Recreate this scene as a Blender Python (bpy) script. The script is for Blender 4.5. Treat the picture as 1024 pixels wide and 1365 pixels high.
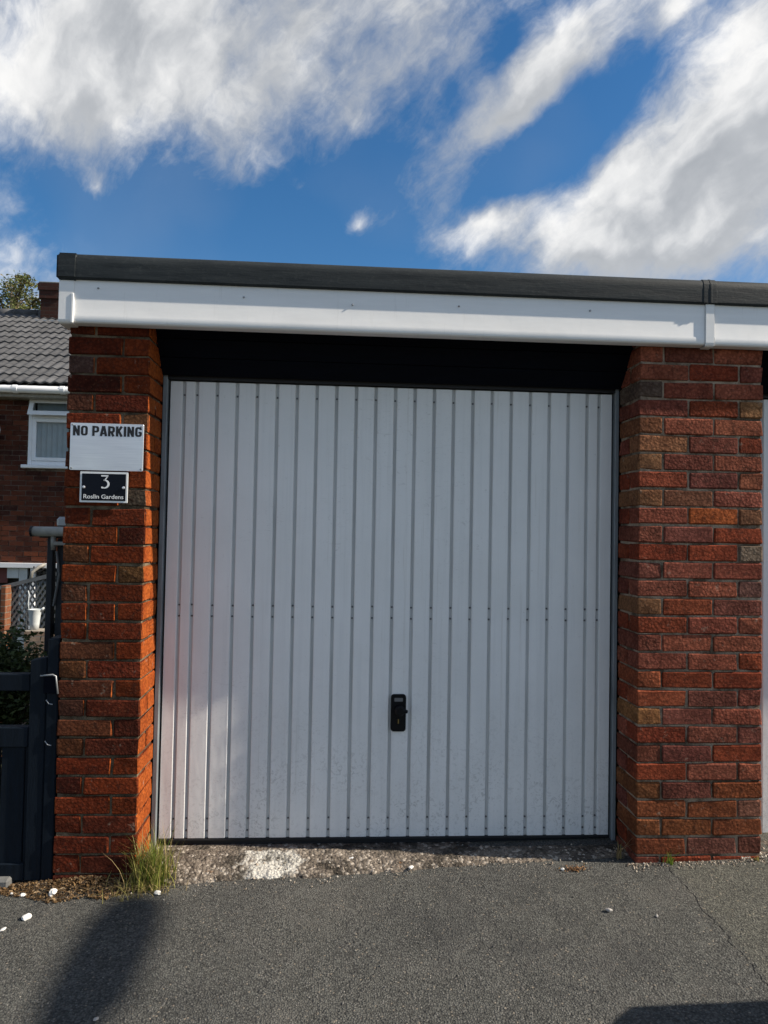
import bpy, bmesh, math, random
from mathutils import Vector, Matrix, noise as mnoise
R = math.radians
rnd = random.Random(7)
S = bpy.context.scene
for o in list(bpy.data.objects): bpy.data.objects.remove(o)
COL = S.collection

# ------------------------------------------------------------------ camera
CAM = Vector((1.1292, -2.9162, 1.4045)); YAW, PITCH, ROLL, FPX = .0618, .0281, .0184, 927.7
_f = Vector((math.sin(YAW)*math.cos(PITCH), math.cos(YAW)*math.cos(PITCH), math.sin(PITCH)))
_r = Vector((math.cos(YAW), -math.sin(YAW), 0)); _u = _r.cross(_f)
RT = _r*math.cos(ROLL)+_u*math.sin(ROLL); UP = -_r*math.sin(ROLL)+_u*math.cos(ROLL)
cd = bpy.data.cameras.new('camera'); cam = bpy.data.objects.new('camera', cd); COL.objects.link(cam)
cd.sensor_fit = 'HORIZONTAL'; cd.sensor_width = 36; cd.lens = FPX/1024*36; cd.clip_end = 3000; cd.clip_start = .05
M = Matrix((RT, UP, -_f)).transposed().to_4x4(); M.translation = CAM; cam.matrix_world = M
S.camera = cam
def ray(px, py):
    return (_f + RT*((px-512)/FPX) - UP*((py-682.5)/FPX))
def at(px, py, X=None, Y=None, Z=None):
    d = ray(px, py)
    t = (Y-CAM.y)/d.y if Y is not None else ((Z-CAM.z)/d.z if Z is not None else (X-CAM.x)/d.x)
    return CAM + d*t

# ------------------------------------------------------------------ light
SUN = Vector((1, -.135, .75)).normalized()
EL = math.asin(SUN.z); AZ = math.atan2(SUN.x, SUN.y)     # azimuth clockwise from +Y
sl = bpy.data.lights.new('sun', 'SUN'); sl.energy = 5.0; sl.angle = R(.53); sl.color = (1, .90, .76)
so = bpy.data.objects.new('sun', sl); COL.objects.link(so)
so.rotation_euler = SUN.to_track_quat('Z', 'Y').to_euler(); so.location = (6, -3, 8)
S.view_settings.view_transform = 'Standard'; S.view_settings.look = 'None'
S.view_settings.exposure = 0.55; S.view_settings.gamma = 1; S.view_settings.use_curve_mapping = False

class NT:
    """small node-graph writer"""
    def __init__(s, tree): s.t = tree; s.n = tree.nodes; s.l = tree.links
    def node(s, typ, **kw):
        nd = s.n.new(typ)
        for k, v in kw.items(): setattr(nd, k, v)
        return nd
    def put(s, sock, v):
        if isinstance(v, bpy.types.NodeSocket): s.l.new(v, sock)
        elif v is not None:
            try: sock.default_value = v
            except Exception: sock.default_value = (v[0], v[1], v[2], 1)
    def m(s, op, a, b=None, c=None, clamp=False):
        nd = s.node('ShaderNodeMath', operation=op, use_clamp=clamp)
        for i, v in enumerate((a, b, c)):
            if v is not None: s.put(nd.inputs[i], v)
        return nd.outputs[0]
    def v(s, op, a, b=None, scale=None):
        nd = s.node('ShaderNodeVectorMath', operation=op)
        s.put(nd.inputs[0], a)
        if b is not None: s.put(nd.inputs[1], b)
        if scale is not None: s.put(nd.inputs['Scale'], scale)
        return nd.outputs['Value'] if op in ('DOT_PRODUCT', 'LENGTH', 'DISTANCE') else nd.outputs[0]
    def noise(s, vec, scale, detail=4, rough=.55, dist=0, col=False, lac=2.0):
        nd = s.node('ShaderNodeTexNoise')
        s.put(nd.inputs['Vector'], vec); nd.inputs['Scale'].default_value = scale
        nd.inputs['Detail'].default_value = detail; nd.inputs['Roughness'].default_value = rough
        nd.inputs['Distortion'].default_value = dist; nd.inputs['Lacunarity'].default_value = lac
        return nd.outputs['Color' if col else 'Fac']
    def voro(s, vec, scale, feature='F1', rnds=1.0):
        nd = s.node('ShaderNodeTexVoronoi', feature=feature)
        s.put(nd.inputs['Vector'], vec); nd.inputs['Scale'].default_value = scale
        nd.inputs['Randomness'].default_value = rnds
        return nd
    def map(s, x, a, b, c=0., d=1., smooth=False):
        nd = s.node('ShaderNodeMapRange', interpolation_type='SMOOTHSTEP' if smooth else 'LINEAR')
        for i, v in enumerate((x, a, b, c, d)): s.put(nd.inputs[i], v)
        return nd.outputs[0]
    def mix(s, f, a, b, blend='MIX'):
        nd = s.node('ShaderNodeMix', data_type='RGBA', blend_type=blend)
        s.put(nd.inputs[0], f)
        for i, v in ((6, a), (7, b)):
            if isinstance(v, (tuple, list)) and len(v) == 3: v = (*v, 1)
            s.put(nd.inputs[i], v)
        return nd.outputs[2]
    def sep(s, vec):
        nd = s.node('ShaderNodeSeparateXYZ'); s.put(nd.inputs[0], vec); return nd.outputs
    def comb(s, x, y, z):
        nd = s.node('ShaderNodeCombineXYZ')
        for i, v in enumerate((x, y, z)): s.put(nd.inputs[i], v)
        return nd.outputs[0]
    def bump(s, h, strength=.5, dist=.01, normal=None):
        nd = s.node('ShaderNodeBump'); s.put(nd.inputs['Strength'], strength)
        nd.inputs['Distance'].default_value = dist; s.put(nd.inputs['Height'], h)
        if normal is not None: s.put(nd.inputs['Normal'], normal)
        return nd.outputs[0]

# ------------------------------------------------------------------ sky with clouds
w = bpy.data.worlds.new('World'); S.world = w; w.use_nodes = True
g = NT(w.node_tree); g.n.clear()
sky = g.node('ShaderNodeTexSky', sky_type='NISHITA', sun_disc=False)
sky.sun_elevation = EL; sky.sun_rotation = AZ; sky.air_density = 1.0; sky.dust_density = .4; sky.ozone_density = 2.2; sky.altitude = 100
P = g.node('ShaderNodeTexCoord').outputs['Generated']
n1 = g.v('SUBTRACT', g.noise(P, 4.0, 3, .55, col=True), (.5, .5, .5))
n2 = g.v('SUBTRACT', g.noise(P, 19, 3, .6, col=True), (.5, .5, .5))
W = g.v('ADD', P, g.v('ADD', g.v('SCALE', n1, scale=.09), g.v('SCALE', n2, scale=.024)))
def blob(vec, p0, p1, wid, amp):
    """a soft lens of cloud (or of clear air, amp < 0) lying between two directions of the sky"""
    a = ray(*p0).normalized(); b = ray(*p1).normalized(); c = (a+b).normalized()
    L = (b-a).length/2+1e-4; e1 = (b-a)-c*(b-a).dot(c); e1.normalize(); e2 = c.cross(e1); wd = wid/FPX
    mp = g.node('ShaderNodeMapping', vector_type='TEXTURE')
    mp.inputs['Location'].default_value = c; mp.inputs['Rotation'].default_value = Matrix((e1, e2, c)).transposed().to_euler()
    mp.inputs['Scale'].default_value = ((L+wd)*1.5, wd*1.9, .9)
    g.put(mp.inputs['Vector'], vec)
    gr = g.node('ShaderNodeTexGradient', gradient_type='QUADRATIC_SPHERE'); g.l.new(mp.outputs[0], gr.inputs[0])
    return g.m('MULTIPLY', gr.outputs['Fac'], amp)
BL = [((0, 10), (380, 30), 120, .95), ((200, 120), (340, 150), 80, .45), ((-60, 90), (120, 120), 80, .50),
      ((420, 10), (640, 10), 90, .45), ((545, 285), (875, -50), 56, 1.0), ((880, 30), (930, 0), 22, .50),
      ((630, 350), (1100, 300), 64, .85), ((860, 255), (1100, 90), 84, 1.0), ((580, 325), (700, 285), 28, .75), ((720, 300), (890, 190), 46, .50),
      ((472, 288), (492, 292), 30, .75), ((985, 60), (1040, 0), 40, .35), ((0, 335), (30, 335), 60, .40), ((370, 255), (430, 250), 22, .3), ((120, 245), (132, 238), 20, .35), ((420, 140), (520, 180), 46, .35),
      ((60, 310), (430, 350), 72, -.60), ((450, 350), (540, 320), 44, -.45), ((660, 245), (880, 70), 46, -1.0), ((640, 120), (700, 10), 24, -.55), ((585, 150), (625, 90), 20, -.30), ((200, 180), (850, 180), 330, -.42)]  # widest clear lens offsets the raised cloud cover within the view
_a = ray(560, 270).normalized(); _b = ray(865, -40).normalized(); _c = (_a+_b).normalized(); _e = (_b-_a).normalized(); _e = (_e-_c*_e.dot(_c)).normalized()
STREAK = Matrix((_e, _c.cross(_e), _c)).transposed().to_euler()
def density(vec, det, bl):
    st = g.node('ShaderNodeMapping', vector_type='TEXTURE')          # wind-drawn streaks
    st.inputs['Rotation'].default_value = STREAK; st.inputs['Scale'].default_value = (3.2, 1, 1); g.put(st.inputs['Vector'], vec)
    nz = g.m('MULTIPLY_ADD', g.noise(st.outputs[0], 9.0, det, .62, lac=2.15), .55, g.m('MULTIPLY', g.noise(vec, 6.0, det, .60, lac=2.15), .5))
    acc = g.m('MULTIPLY_ADD', nz, 2.4, -1.16)  # cover raised so cloud in the unseen sky brightens the fill
    for q in bl: acc = g.m('ADD', acc, blob(vec, *q))
    return acc
D0 = density(W, 8, BL)
off = g.v('ADD', W, tuple((SUN*.55+Vector((0, 0, .45)))*.05))
D1 = density(off, 3, [BL[i] for i in (0, 3, 4, 6, 7)])
alpha = g.map(D0, -.16, .56, 0, .96, True)
veil = g.map(g.noise(W, 2.4, 3, .5), .50, .75, 0, .16)           # faint veil
alpha = g.m('MAXIMUM', alpha, veil)
lit = g.map(g.m('SUBTRACT', D0, D1), -.34, .38, 0, 1, True)
thick = g.map(D0, .30, 1.0, 0, 1, True)
shade = g.m('SUBTRACT', g.m('MULTIPLY_ADD', lit, .34, .54), g.m('MULTIPLY', thick, .08))
shade = g.m('MULTIPLY', shade, g.map(g.noise(W, 26, 4, .6), .3, .7, .96, 1.04))
ccol = g.mix(g.map(shade, .35, .85), (.72, .77, .84), (1.0, .99, .97))
ccol = g.v('SCALE', ccol, scale=g.m('MULTIPLY', shade, 7.2))
hs = g.node('ShaderNodeHueSaturation'); hs.inputs['Saturation'].default_value = 1.32; hs.inputs['Value'].default_value = .76
g.put(hs.inputs['Color'], sky.outputs[0])
bgc = g.mix(alpha, hs.outputs[0], ccol)
bg = g.node('ShaderNodeBackground'); bg.inputs['Strength'].default_value = .112
g.l.new(bgc, bg.inputs['Color'])
w.cycles.sampling_method = 'MANUAL'; w.cycles.sample_map_resolution = 512
out = g.node('ShaderNodeOutputWorld'); g.l.new(bg.outputs[0], out.inputs['Surface'])

# ------------------------------------------------------------------ materials
def new_mat(name):
    mt = bpy.data.materials.new(name); mt.use_nodes = True
    k = NT(mt.node_tree); k.n.clear()
    k.bs = k.node('ShaderNodeBsdfPrincipled'); o = k.node('ShaderNodeOutputMaterial')
    k.l.new(k.bs.outputs[0], o.inputs['Surface']); k.out = o
    k.mat = mt
    k.obj = k.node('ShaderNodeTexCoord').outputs['Object']
    return k
def setp(k, col=None, rough=None, metal=None, spec=None, normal=None):
    for nm, v in (('Base Color', col), ('Roughness', rough), ('Metallic', metal), ('Specular IOR Level', spec), ('Normal', normal)):
        if v is not None:
            if nm == 'Base Color' and isinstance(v, tuple) and len(v) == 3: v = (*v, 1)
            k.put(k.bs.inputs[nm], v)
    return k.mat
def simple(name, col, rough=.5, metal=0, var=.15, scale=8, bump=0, bscale=60, spec=.5, streak=None):
    k = new_mat(name)
    vec = k.obj
    if streak: vec = k.v('MULTIPLY', k.obj, streak)
    nz = k.noise(vec, scale, 6, .6)
    c = k.mix(1, col, k.map(nz, .25, .75, 1-var, 1+var), 'MULTIPLY')
    nrm = k.bump(k.noise(vec, bscale, 5, .6), bump, .004) if bump else None
    return setp(k, c, k.map(nz, .2, .8, max(rough-.08, .03), min(rough+.1, 1)), metal, spec, nrm)

MT = {}
def rand_coords(k):
    oi = k.node('ShaderNodeObjectInfo')
    return oi, k.v('ADD', k.obj, k.v('SCALE', (13.7, 5.1, 9.3), scale=k.m('MULTIPLY', oi.outputs['Random'], 7)))
def m_brick():
    k = new_mat('rustic_brick'); oi, vec = rand_coords(k)
    big = k.noise(vec, 9, 3, .5); fine = k.noise(vec, 120, 5, .7); mid = k.noise(vec, 42, 5, .68, .8)
    pit = k.voro(k.v('ADD', vec, k.v('SCALE', k.noise(vec, 60, 2, .5, col=True), scale=.012)), 75).outputs['Distance']
    c = k.mix(k.map(big, .3, .7), k.mix(1, oi.outputs['Color'], (.70, .62, .60), 'MULTIPLY'), k.mix(1, oi.outputs['Color'], (1.28, 1.24, 1.2), 'MULTIPLY'))
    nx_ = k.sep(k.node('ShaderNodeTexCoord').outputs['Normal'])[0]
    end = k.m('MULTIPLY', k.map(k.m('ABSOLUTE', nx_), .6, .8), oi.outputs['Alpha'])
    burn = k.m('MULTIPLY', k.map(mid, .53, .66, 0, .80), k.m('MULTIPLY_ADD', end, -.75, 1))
    c = k.mix(k.m('MULTIPLY', burn, .8), c, (.040, .018, .013))                    # burnt blotches
    c = k.mix(k.m('MULTIPLY', end, .85), c, k.mix(k.map(big, .3, .7), (.34, .068, .012), (.47, .115, .020)))   # sunlight on the left reveal painted as orange side faces
    c = k.mix(k.map(pit, .30, .62, 0, .55), c, k.mix(1, c, (.35, .30, .28), 'MULTIPLY'))   # pits
    c = k.mix(k.map(fine, .60, .72, 0, .40), c, (.34, .17, .085))                    # pale sandy grit
    c = k.mix(k.map(k.noise(vec, 24, 4, .7), .64, .74, 0, .45), c, (.36, .31, .24))      # lime bloom
    rs = k.map(k.noise(k.v('SCALE', (31, 17, 9), scale=oi.outputs['Random']), 5, 1, .5), .3, .7, .12, .75)
    nrm = k.bump(mid, rs, .012); nrm = k.bump(pit, k.m('MULTIPLY', rs, .8), -.007, nrm); nrm = k.bump(fine, .7, .004, nrm)
    nrm = k.bump(k.noise(k.v('MULTIPLY', vec, (1, 1, 5)), 26, 4, .6, 1.0), .35, .006, nrm)
    return setp(k, c, .95, 0, .12, nrm)
MT['brick'] = m_brick()
def m_mortar(name, a, b):
    k = new_mat(name)
    n = k.noise(k.obj, 14, 5, .6); f = k.noise(k.obj, 180, 5, .7)
    c = k.mix(k.map(n, .3, .7), a, b); c = k.mix(k.map(f, .5, .8, 0, .4), c, (.14, .12, .09))
    dk = k.map(k.noise(k.v('ADD', k.obj, (3, 0, 5)), 7, 5, .65), .46, .60, 0, .8); c = k.mix(dk, c, (.050, .034, .020))
    nrm = k.bump(f, .8, .005); nrm = k.bump(k.noise(k.obj, 45, 4, .6), .9, .012, nrm)
    return setp(k, c, .95, 0, .15, nrm)
MT['mortar_dark'] = m_mortar('dark_mortar', (.060, .046, .030), (.26, .20, .13))  # left pier joints, darker and browner than the right
MT['mortar'] = m_mortar('lime_mortar', (.24, .175, .125), (.52, .41, .30))
def brick_tex(name, c1, c2, mort, sc=1.0):
    k = new_mat(name)
    bt = k.node('ShaderNodeTexBrick'); bt.offset = .5
    xyz = k.sep(k.obj)
    k.put(bt.inputs['Vector'], k.comb(k.m('ADD', xyz[0], xyz[1]), xyz[2], 0))
    for nm, v in (('Color1', c1), ('Color2', c2), ('Mortar', mort)): bt.inputs[nm].default_value = (*v, 1)
    bt.inputs['Scale'].default_value = 1; bt.inputs['Mortar Size'].default_value = .006; bt.inputs['Brick Width'].default_value = .225*sc; bt.inputs['Row Height'].default_value = .0781*sc
    c = k.mix(k.map(k.noise(k.obj, 30, 5, .6), .3, .7, 0, .5), bt.outputs['Color'], (.06, .025, .018))
    h = k.m('SUBTRACT', k.m('MULTIPLY', k.noise(k.obj, 70, 5, .7), .5), bt.outputs['Fac'])
    return setp(k, c, .92, 0, .2, k.bump(h, .7, .008))
MT['wall_brick'] = brick_tex('garage_wall_brick', (.24, .07, .04), (.15, .05, .035), (.28, .25, .20))
MT['soot_brick'] = brick_tex('sooty_chimney_brick', (.060, .024, .018), (.040, .018, .014), (.05, .04, .034))
def m_housebrick():
    k = new_mat('house_brick')
    at_ = k.node('ShaderNodeAttribute', attribute_name='tone')
    t = at_.outputs['Fac']
    c = k.mix(t, (.036, .010, .007), (.15, .042, .019))
    c = k.mix(k.map(k.noise(k.obj, 22, 5, .65), .45, .75, 0, .55), c, (.10, .055, .04))
    return setp(k, c, .92, 0, .2, k.bump(k.noise(k.obj, 60, 5, .7), .7, .008))
MT['house_brick'] = m_housebrick()
MT['house_mortar'] = m_mortar('house_mortar', (.15, .12, .10), (.24, .20, .16))
def m_ground():
    k = new_mat('tarmac_and_earth'); o = k.obj; x, y, z = k.sep(o)
    v1 = k.voro(o, 150); v2 = k.voro(o, 260); cr = k.sep(v1.outputs['Color'])
    big = k.noise(o, 1.3, 5, .6); mid = k.noise(o, 6, 5, .65)
    tone = k.m('MULTIPLY', k.map(cr[0], 0, 1, .55, 1.5), k.map(mid, .25, .75, .78, 1.2))
    base = k.mix(k.map(big, .3, .7), (.068, .0685, .063), (.089, .0885, .079))
    c = k.mix(1, base, tone, 'MULTIPLY')
    c = k.mix(k.m('MULTIPLY', k.m('GREATER_THAN', cr[1], .93), .45), c, (.19, .18, .165))      # pale chippings
    c = k.mix(k.m('MULTIPLY', k.m('GREATER_THAN', cr[2], .985), .5), c, (.30, .25, .19))
    c = k.mix(k.map(v1.outputs['Distance'], .45, .8, 0, .7), c, (.018, .018, .019))             # binder between stones
    # joint between two tarmac bays
    wob = k.m('MULTIPLY', k.m('SUBTRACT', k.noise(k.comb(0, y, 3.1), 9, 5, .65), .5), .09)
    xc = k.m('ADD', k.m('MULTIPLY_ADD', y, .065, 2.53), wob)
    d = k.m('SUBTRACT', x, xc)
    rough_w = k.map(k.noise(k.comb(x, y, 0), 28, 4, .6), .35, .75, .0005, .010)
    crack = k.m('MULTIPLY', k.map(k.m('ABSOLUTE', d), 0, rough_w, 1, 0), .55)
    c = k.mix(k.m('MULTIPLY', k.map(d, 0, .03), .55), c, k.mix(1, c, (1.34, 1.32, 1.16), 'MULTIPLY'))
    c = k.mix(crack, c, (.012, .012, .012))
    # dusty worn stains
    st = k.map(k.noise(o, 2.6, 6, .7, .8), .52, .75, 0, .40)
    c = k.mix(st, c, (.125, .118, .105))
    c = k.mix(k.map(k.noise(k.v('ADD', o, (7, 3, 0)), 1.7, 5, .65, .6), .56, .70, 0, .38), c, (.034, .034, .035))
    # garden earth behind the gate
    gr = k.mix(k.noise(o, 18, 6, .7), (.045, .06, .02), (.10, .085, .05))
    far = k.m('MAXIMUM', k.map(y, .22, .30), k.map(k.v('LENGTH', o), 22, 30))
    c = k.mix(far, c, gr)
    h = k.m('SUBTRACT', k.m('MULTIPLY', k.m('SUBTRACT', 1, v1.outputs['Distance']), k.map(cr[1], 0, 1, .4, 1.0)), k.m('MULTIPLY', crack, 2.2))
    nrm = k.bump(h, .85, .0065); nrm = k.bump(v2.outputs['Distance'], .35, .003, nrm); nrm = k.bump(mid, .35, .02, nrm)
    return setp(k, c, .88, 0, .3, nrm)
MT['ground'] = m_ground()
def m_concrete():
    k = new_mat('rough_concrete'); o = k.obj; x, y, z = k.sep(o)
    v1 = k.voro(o, 75); cr = k.sep(v1.outputs['Color'])
    n = k.noise(o, 9, 6, .65)
    c = k.mix(k.map(n, .3, .7), (.085, .070, .056), (.25, .21, .17))
    c = k.mix(1, c, k.map(cr[0], 0, 1, .6, 1.35), 'MULTIPLY')
    c = k.mix(k.m('MULTIPLY', k.m('GREATER_THAN', cr[1], .86), .7), c, (.50, .44, .37))
    # splash of old white paint
    wx = k.m('DIVIDE', k.m('SUBTRACT', x, .86), .13); wy = k.m('DIVIDE', k.m('SUBTRACT', y, .06), .12)
    rr = k.m('SQRT', k.m('ADD', k.m('MULTIPLY', wx, wx), k.m('MULTIPLY', wy, wy)))
    rr = k.m('ADD', rr, k.m('MULTIPLY', k.m('SUBTRACT', k.noise(o, 16, 5, .7), .5), 2.2))
    c = k.mix(k.map(rr, .75, 1.05, .85, 0), c, (.62, .60, .54))
    # moss and rust-coloured lichen
    c = k.mix(k.map(k.noise(o, 7.5, 5, .7), .51, .60, 0, .88), c, (.036, .031, .024))
    c = k.mix(k.map(k.noise(k.v('ADD', o, (1, 9, 0)), 21, 5, .7), .63, .67, 0, .8), c, (.58, .53, .46))
    c = k.mix(k.map(k.noise(k.v('ADD', o, (4, 2, 0)), 9, 5, .7), .66, .72, 0, .8), c, (.24, .10, .02))
    nrm = k.bump(k.m('SUBTRACT', 1, v1.outputs['Distance']), .9, .010); nrm = k.bump(k.noise(o, 30, 6, .7), .9, .015, nrm)
    return setp(k, c, .95, 0, .2, nrm)
MT['concrete'] = m_concrete()
MT['slab'] = simple('paving_slab', (.13, .13, .125), .9, var=.3, scale=12, bump=.6)
def m_door():
    k = new_mat('white_door_paint'); geo = k.node('ShaderNodeNewGeometry').outputs['Position']
    x, y, z = k.sep(geo)
    n = k.noise(geo, 3.2, 5, .6); st = k.noise(k.v('MULTIPLY', geo, (26, 1, .8)), 1.6, 5, .65)
    c = k.mix(k.map(n, .3, .7), (.77, .77, .755), (.84, .835, .82))
    c = k.mix(k.map(st, .50, .82, 0, .30), c, (.56, .565, .56))
    # etched grime, thickest near the ground where rain splashes
    sp = k.noise(geo, 46, 6, .72, 1.4); low = k.map(z, .95, .08, 0, 1)
    blot = k.map(k.noise(geo, 4.2, 4, .6), .40, .66)
    gm = k.m('MULTIPLY', k.m('MULTIPLY', k.map(sp, .52, .60), k.m('POWER', low, 1.6)), k.m('MULTIPLY_ADD', blot, .75, .12))
    c = k.mix(k.m('MULTIPLY', gm, .80), c, (.33, .32, .30))
    run = k.noise(k.v('MULTIPLY', geo, (60, 1, 1.1)), 1.0, 4, .7); c = k.mix(k.m('MULTIPLY', k.map(run, .60, .74), k.map(k.noise(geo, 2.3, 3, .5), .42, .62, 0, .38)), c, (.40, .36, .30))
    sc = k.noise(k.v('MULTIPLY', geo, (1, 1, 2.4)), 13, 6, .8, 2.5); c = k.mix(k.m('MULTIPLY', k.map(sc, .57, .66), k.map(k.noise(k.v('ADD', geo, (5, 0, 2)), 2.0, 3, .5), .52, .64, 0, .45)), c, (.47, .46, .44))
    c = k.mix(k.m('MULTIPLY', k.map(k.noise(geo, 60, 4, .7), .66, .72), .35), c, (.42, .40, .37))
    rough = k.m('ADD', k.map(n, .3, .7, .30, .42), k.m('MULTIPLY', gm, .3))
    nrm = k.bump(k.noise(k.v('MULTIPLY', geo, (1.6, 1, .5)), 5, 3, .5), .22, .02)
    nrm = k.bump(sp, .06, .002, nrm)
    return setp(k, c, rough, 0, .5, nrm)
MT['door'] = m_door()
MT['groove'] = simple('shaded_groove_paint', (.50, .505, .50), .6, var=.2, scale=5, streak=(6, 6, .6))  # recess shade between the panels painted in as darker grey
def m_pvc():
    k = new_mat('white_pvc'); geo = k.node('ShaderNodeNewGeometry').outputs['Position']
    n = k.noise(k.v('MULTIPLY', geo, (1, 1, 9)), 2.4, 6, .65)
    c = k.mix(k.map(n, .3, .75), (.86, .855, .835), (.77, .765, .745))
    c = k.mix(k.map(k.noise(k.v('MULTIPLY', geo, (9, 1, 1)), 4, 5, .7), .60, .8, 0, .25), c, (.45, .44, .41))
    return setp(k, c, k.map(n, .3, .7, .32, .45), 0, .5, k.bump(k.noise(geo, 6, 3, .5), .08, .02))
MT['pvc'] = m_pvc()
def m_grp():
    k = new_mat('grey_roof_laminate'); geo = k.node('ShaderNodeNewGeometry').outputs['Position']
    n = k.noise(k.v('MULTIPLY', geo, (1.6, 4, 13)), 3.0, 6, .62); f = k.noise(geo, 55, 5, .7)
    c = k.mix(k.map(n, .32, .7), (.014, .0175, .019), (.032, .038, .040))
    c = k.mix(k.map(f, .55, .8, 0, .5), c, (.075, .08, .076))
    return setp(k, c, k.map(n, .3, .7, .55, .75), 0, .25, k.bump(k.m('ADD', n, k.m('MULTIPLY', f, .25)), .35, .006))
MT['grp'] = m_grp()
MT['navy'] = simple('navy_paint', (.0045, .0085, .0145), .6, spec=.16, var=.3, scale=14, bump=.25, bscale=50, streak=(6, 6, .6))
MT['header'] = simple('black_board_paint', (.0035, .0045, .008), .9, var=.3, scale=9, bump=.2, streak=(.6, 6, 6), spec=.08)
MT['steel'] = simple('grey_steel_frame', (.22, .245, .26), .5, .2, var=.25, scale=10, streak=(4, 4, .7))
MT['rubber'] = simple('black_rubber', (.010, .010, .011), .7, var=.3, scale=30)
MT['rivet'] = simple('dark_rivet', (.13, .13, .135), .5, .5, var=.2)
MT['black'] = simple('black_plastic', (.005, .005, .006), .5, var=.2, scale=30, spec=.18)
MT['brass'] = simple('worn_brass', (.30, .22, .08), .4, .8)
MT['greyplate'] = simple('grey_badge', (.16, .16, .165), .45, .3)
def m_metal():
    k = new_mat('brushed_aluminium')
    n = k.noise(k.v('MULTIPLY', k.obj, (3, 3, 140)), 2, 5, .7)
    b = k.noise(k.obj, 7, 3, .5)
    c = k.mix(k.map(n, .3, .7), (.66, .67, .71), (.80, .80, .83))
    return setp(k, c, k.map(b, .3, .7, .28, .42), .72, .5, k.bump(n, .08, .001, k.bump(b, .10, .01)))
MT['alu'] = m_metal()
MT['ink'] = simple('black_ink', (.010, .010, .012), .5, var=.1)
MT['plate'] = simple('gloss_black_enamel', (.004, .006, .012), .35, var=.1, spec=.15)
MT['white'] = simple('white_enamel', (.80, .81, .80), .4, var=.06)
def m_tile():
    k = new_mat('concrete_roof_tile'); oi, vec = rand_coords(k)
    n = k.noise(vec, 8, 6, .65)
    c = k.mix(k.map(n, .3, .7), (.056, .056, .058), (.116, .116, .118))
    c = k.mix(1, c, k.map(oi.outputs['Random'], 0, 1, .8, 1.2), 'MULTIPLY')
    c = k.mix(k.map(k.noise(vec, 24, 4, .7), .64, .74, 0, .5), c, (.30, .29, .26))
    return setp(k, c, .88, 0, .3, k.bump(k.noise(vec, 50, 5, .7), .5, .006))
MT['tile'] = m_tile()
MT['upvc'] = simple('white_upvc_frame', (.80, .81, .82), .38, var=.05)
MT['dirtyupvc'] = simple('weathered_white_gutter', (.28, .265, .235), .5, var=.25, scale=5, streak=(5, 1, 3))
def m_glass():
    k = new_mat('window_glass')
    tr = k.node('ShaderNodeBsdfTransparent'); tr.inputs[0].default_value = (.62, .68, .70, 1)
    gl = k.node('ShaderNodeBsdfGlossy'); gl.inputs['Roughness'].default_value = .03; gl.inputs['Color'].default_value = (.85, .9, .95, 1)
    lw = k.node('ShaderNodeLayerWeight'); lw.inputs['Blend'].default_value = .25
    mx = k.node('ShaderNodeMixShader'); k.put(mx.inputs[0], k.map(lw.outputs['Fresnel'], 0, 1, .04, .9))
    k.l.new(tr.outputs[0], mx.inputs[1]); k.l.new(gl.outputs[0], mx.inputs[2]); k.l.new(mx.outputs[0], k.out.inputs['Surface'])
    return k.mat
MT['glass'] = m_glass()
MT['blind'] = simple('grey_fabric_blind', (.50, .54, .56), .8, var=.08)
MT['room'] = simple('dark_room', (.03, .03, .032), .9)
def m_leaf(name, cols, trans=.25):
    k = new_mat(name)
    at_ = k.node('ShaderNodeAttribute', attribute_name='tone').outputs['Fac']
    rp = k.node('ShaderNodeValToRGB'); k.put(rp.inputs[0], at_)
    els = rp.color_ramp.elements
    while len(els) < len(cols): els.new(.5)
    for i, cl in enumerate(cols): els[i].position = i/(len(cols)-1); els[i].color = (*cl, 1)
    k.put(k.bs.inputs['Base Color'], rp.outputs[0]); k.bs.inputs['Roughness'].default_value = .55; k.bs.inputs['Specular IOR Level'].default_value = .3
    tl = k.node('ShaderNodeBsdfTranslucent'); k.l.new(rp.outputs[0], tl.inputs[0])
    mx = k.node('ShaderNodeMixShader'); mx.inputs[0].default_value = trans
    k.l.new(k.bs.outputs[0], mx.inputs[1]); k.l.new(tl.outputs[0], mx.inputs[2]); k.l.new(mx.outputs[0], k.out.inputs['Surface'])
    return k.mat
MT['leaf'] = m_leaf('tree_leaf', [(.06, .085, .02), (.12, .15, .045), (.17, .17, .06), (.16, .12, .05)])
MT['shrub'] = m_leaf('shrub_leaf', [(.02, .035, .012), (.05, .075, .02), (.09, .11, .035)], .15)
MT['grass'] = m_leaf('weed_blade', [(.10, .17, .025), (.24, .28, .05), (.34, .29, .10), (.36, .26, .14)], .3)
MT['litter'] = m_leaf('dry_litter', [(.035, .022, .012), (.11, .064, .028), (.22, .135, .060), (.38, .28, .17)], .1)
MT['grit'] = m_leaf('loose_grit', [(.035, .035, .036), (.09, .088, .082), (.20, .19, .17), (.36, .33, .28)], 0)
MT['rubble'] = m_leaf('broken_concrete', [(.12, .09, .065), (.30, .24, .18), (.46, .40, .32), (.66, .62, .54)], 0)
MT['moss'] = m_leaf('rusty_moss', [(.035, .016, .006), (.10, .042, .010), (.20, .085, .018), (.26, .14, .04)], 0)
MT['pebble'] = simple('white_pebble', (.74, .72, .68), .7, var=.15, scale=40, bump=.3)
MT['pebble_grey'] = simple('grey_pebble', (.34, .32, .30), .8, var=.2, scale=40, bump=.3)
MT['bark'] = simple('tree_bark', (.09, .07, .05), .95, var=.4, scale=20, bump=.8)
MT['lattice'] = simple('grey_lattice_paint', (.13, .14, .145), .6, var=.25, scale=16)
MT['darkwood'] = simple('dark_stained_timber', (.016, .018, .022), .7, var=.4, scale=16, bump=.4, streak=(8, 8, .8))
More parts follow.
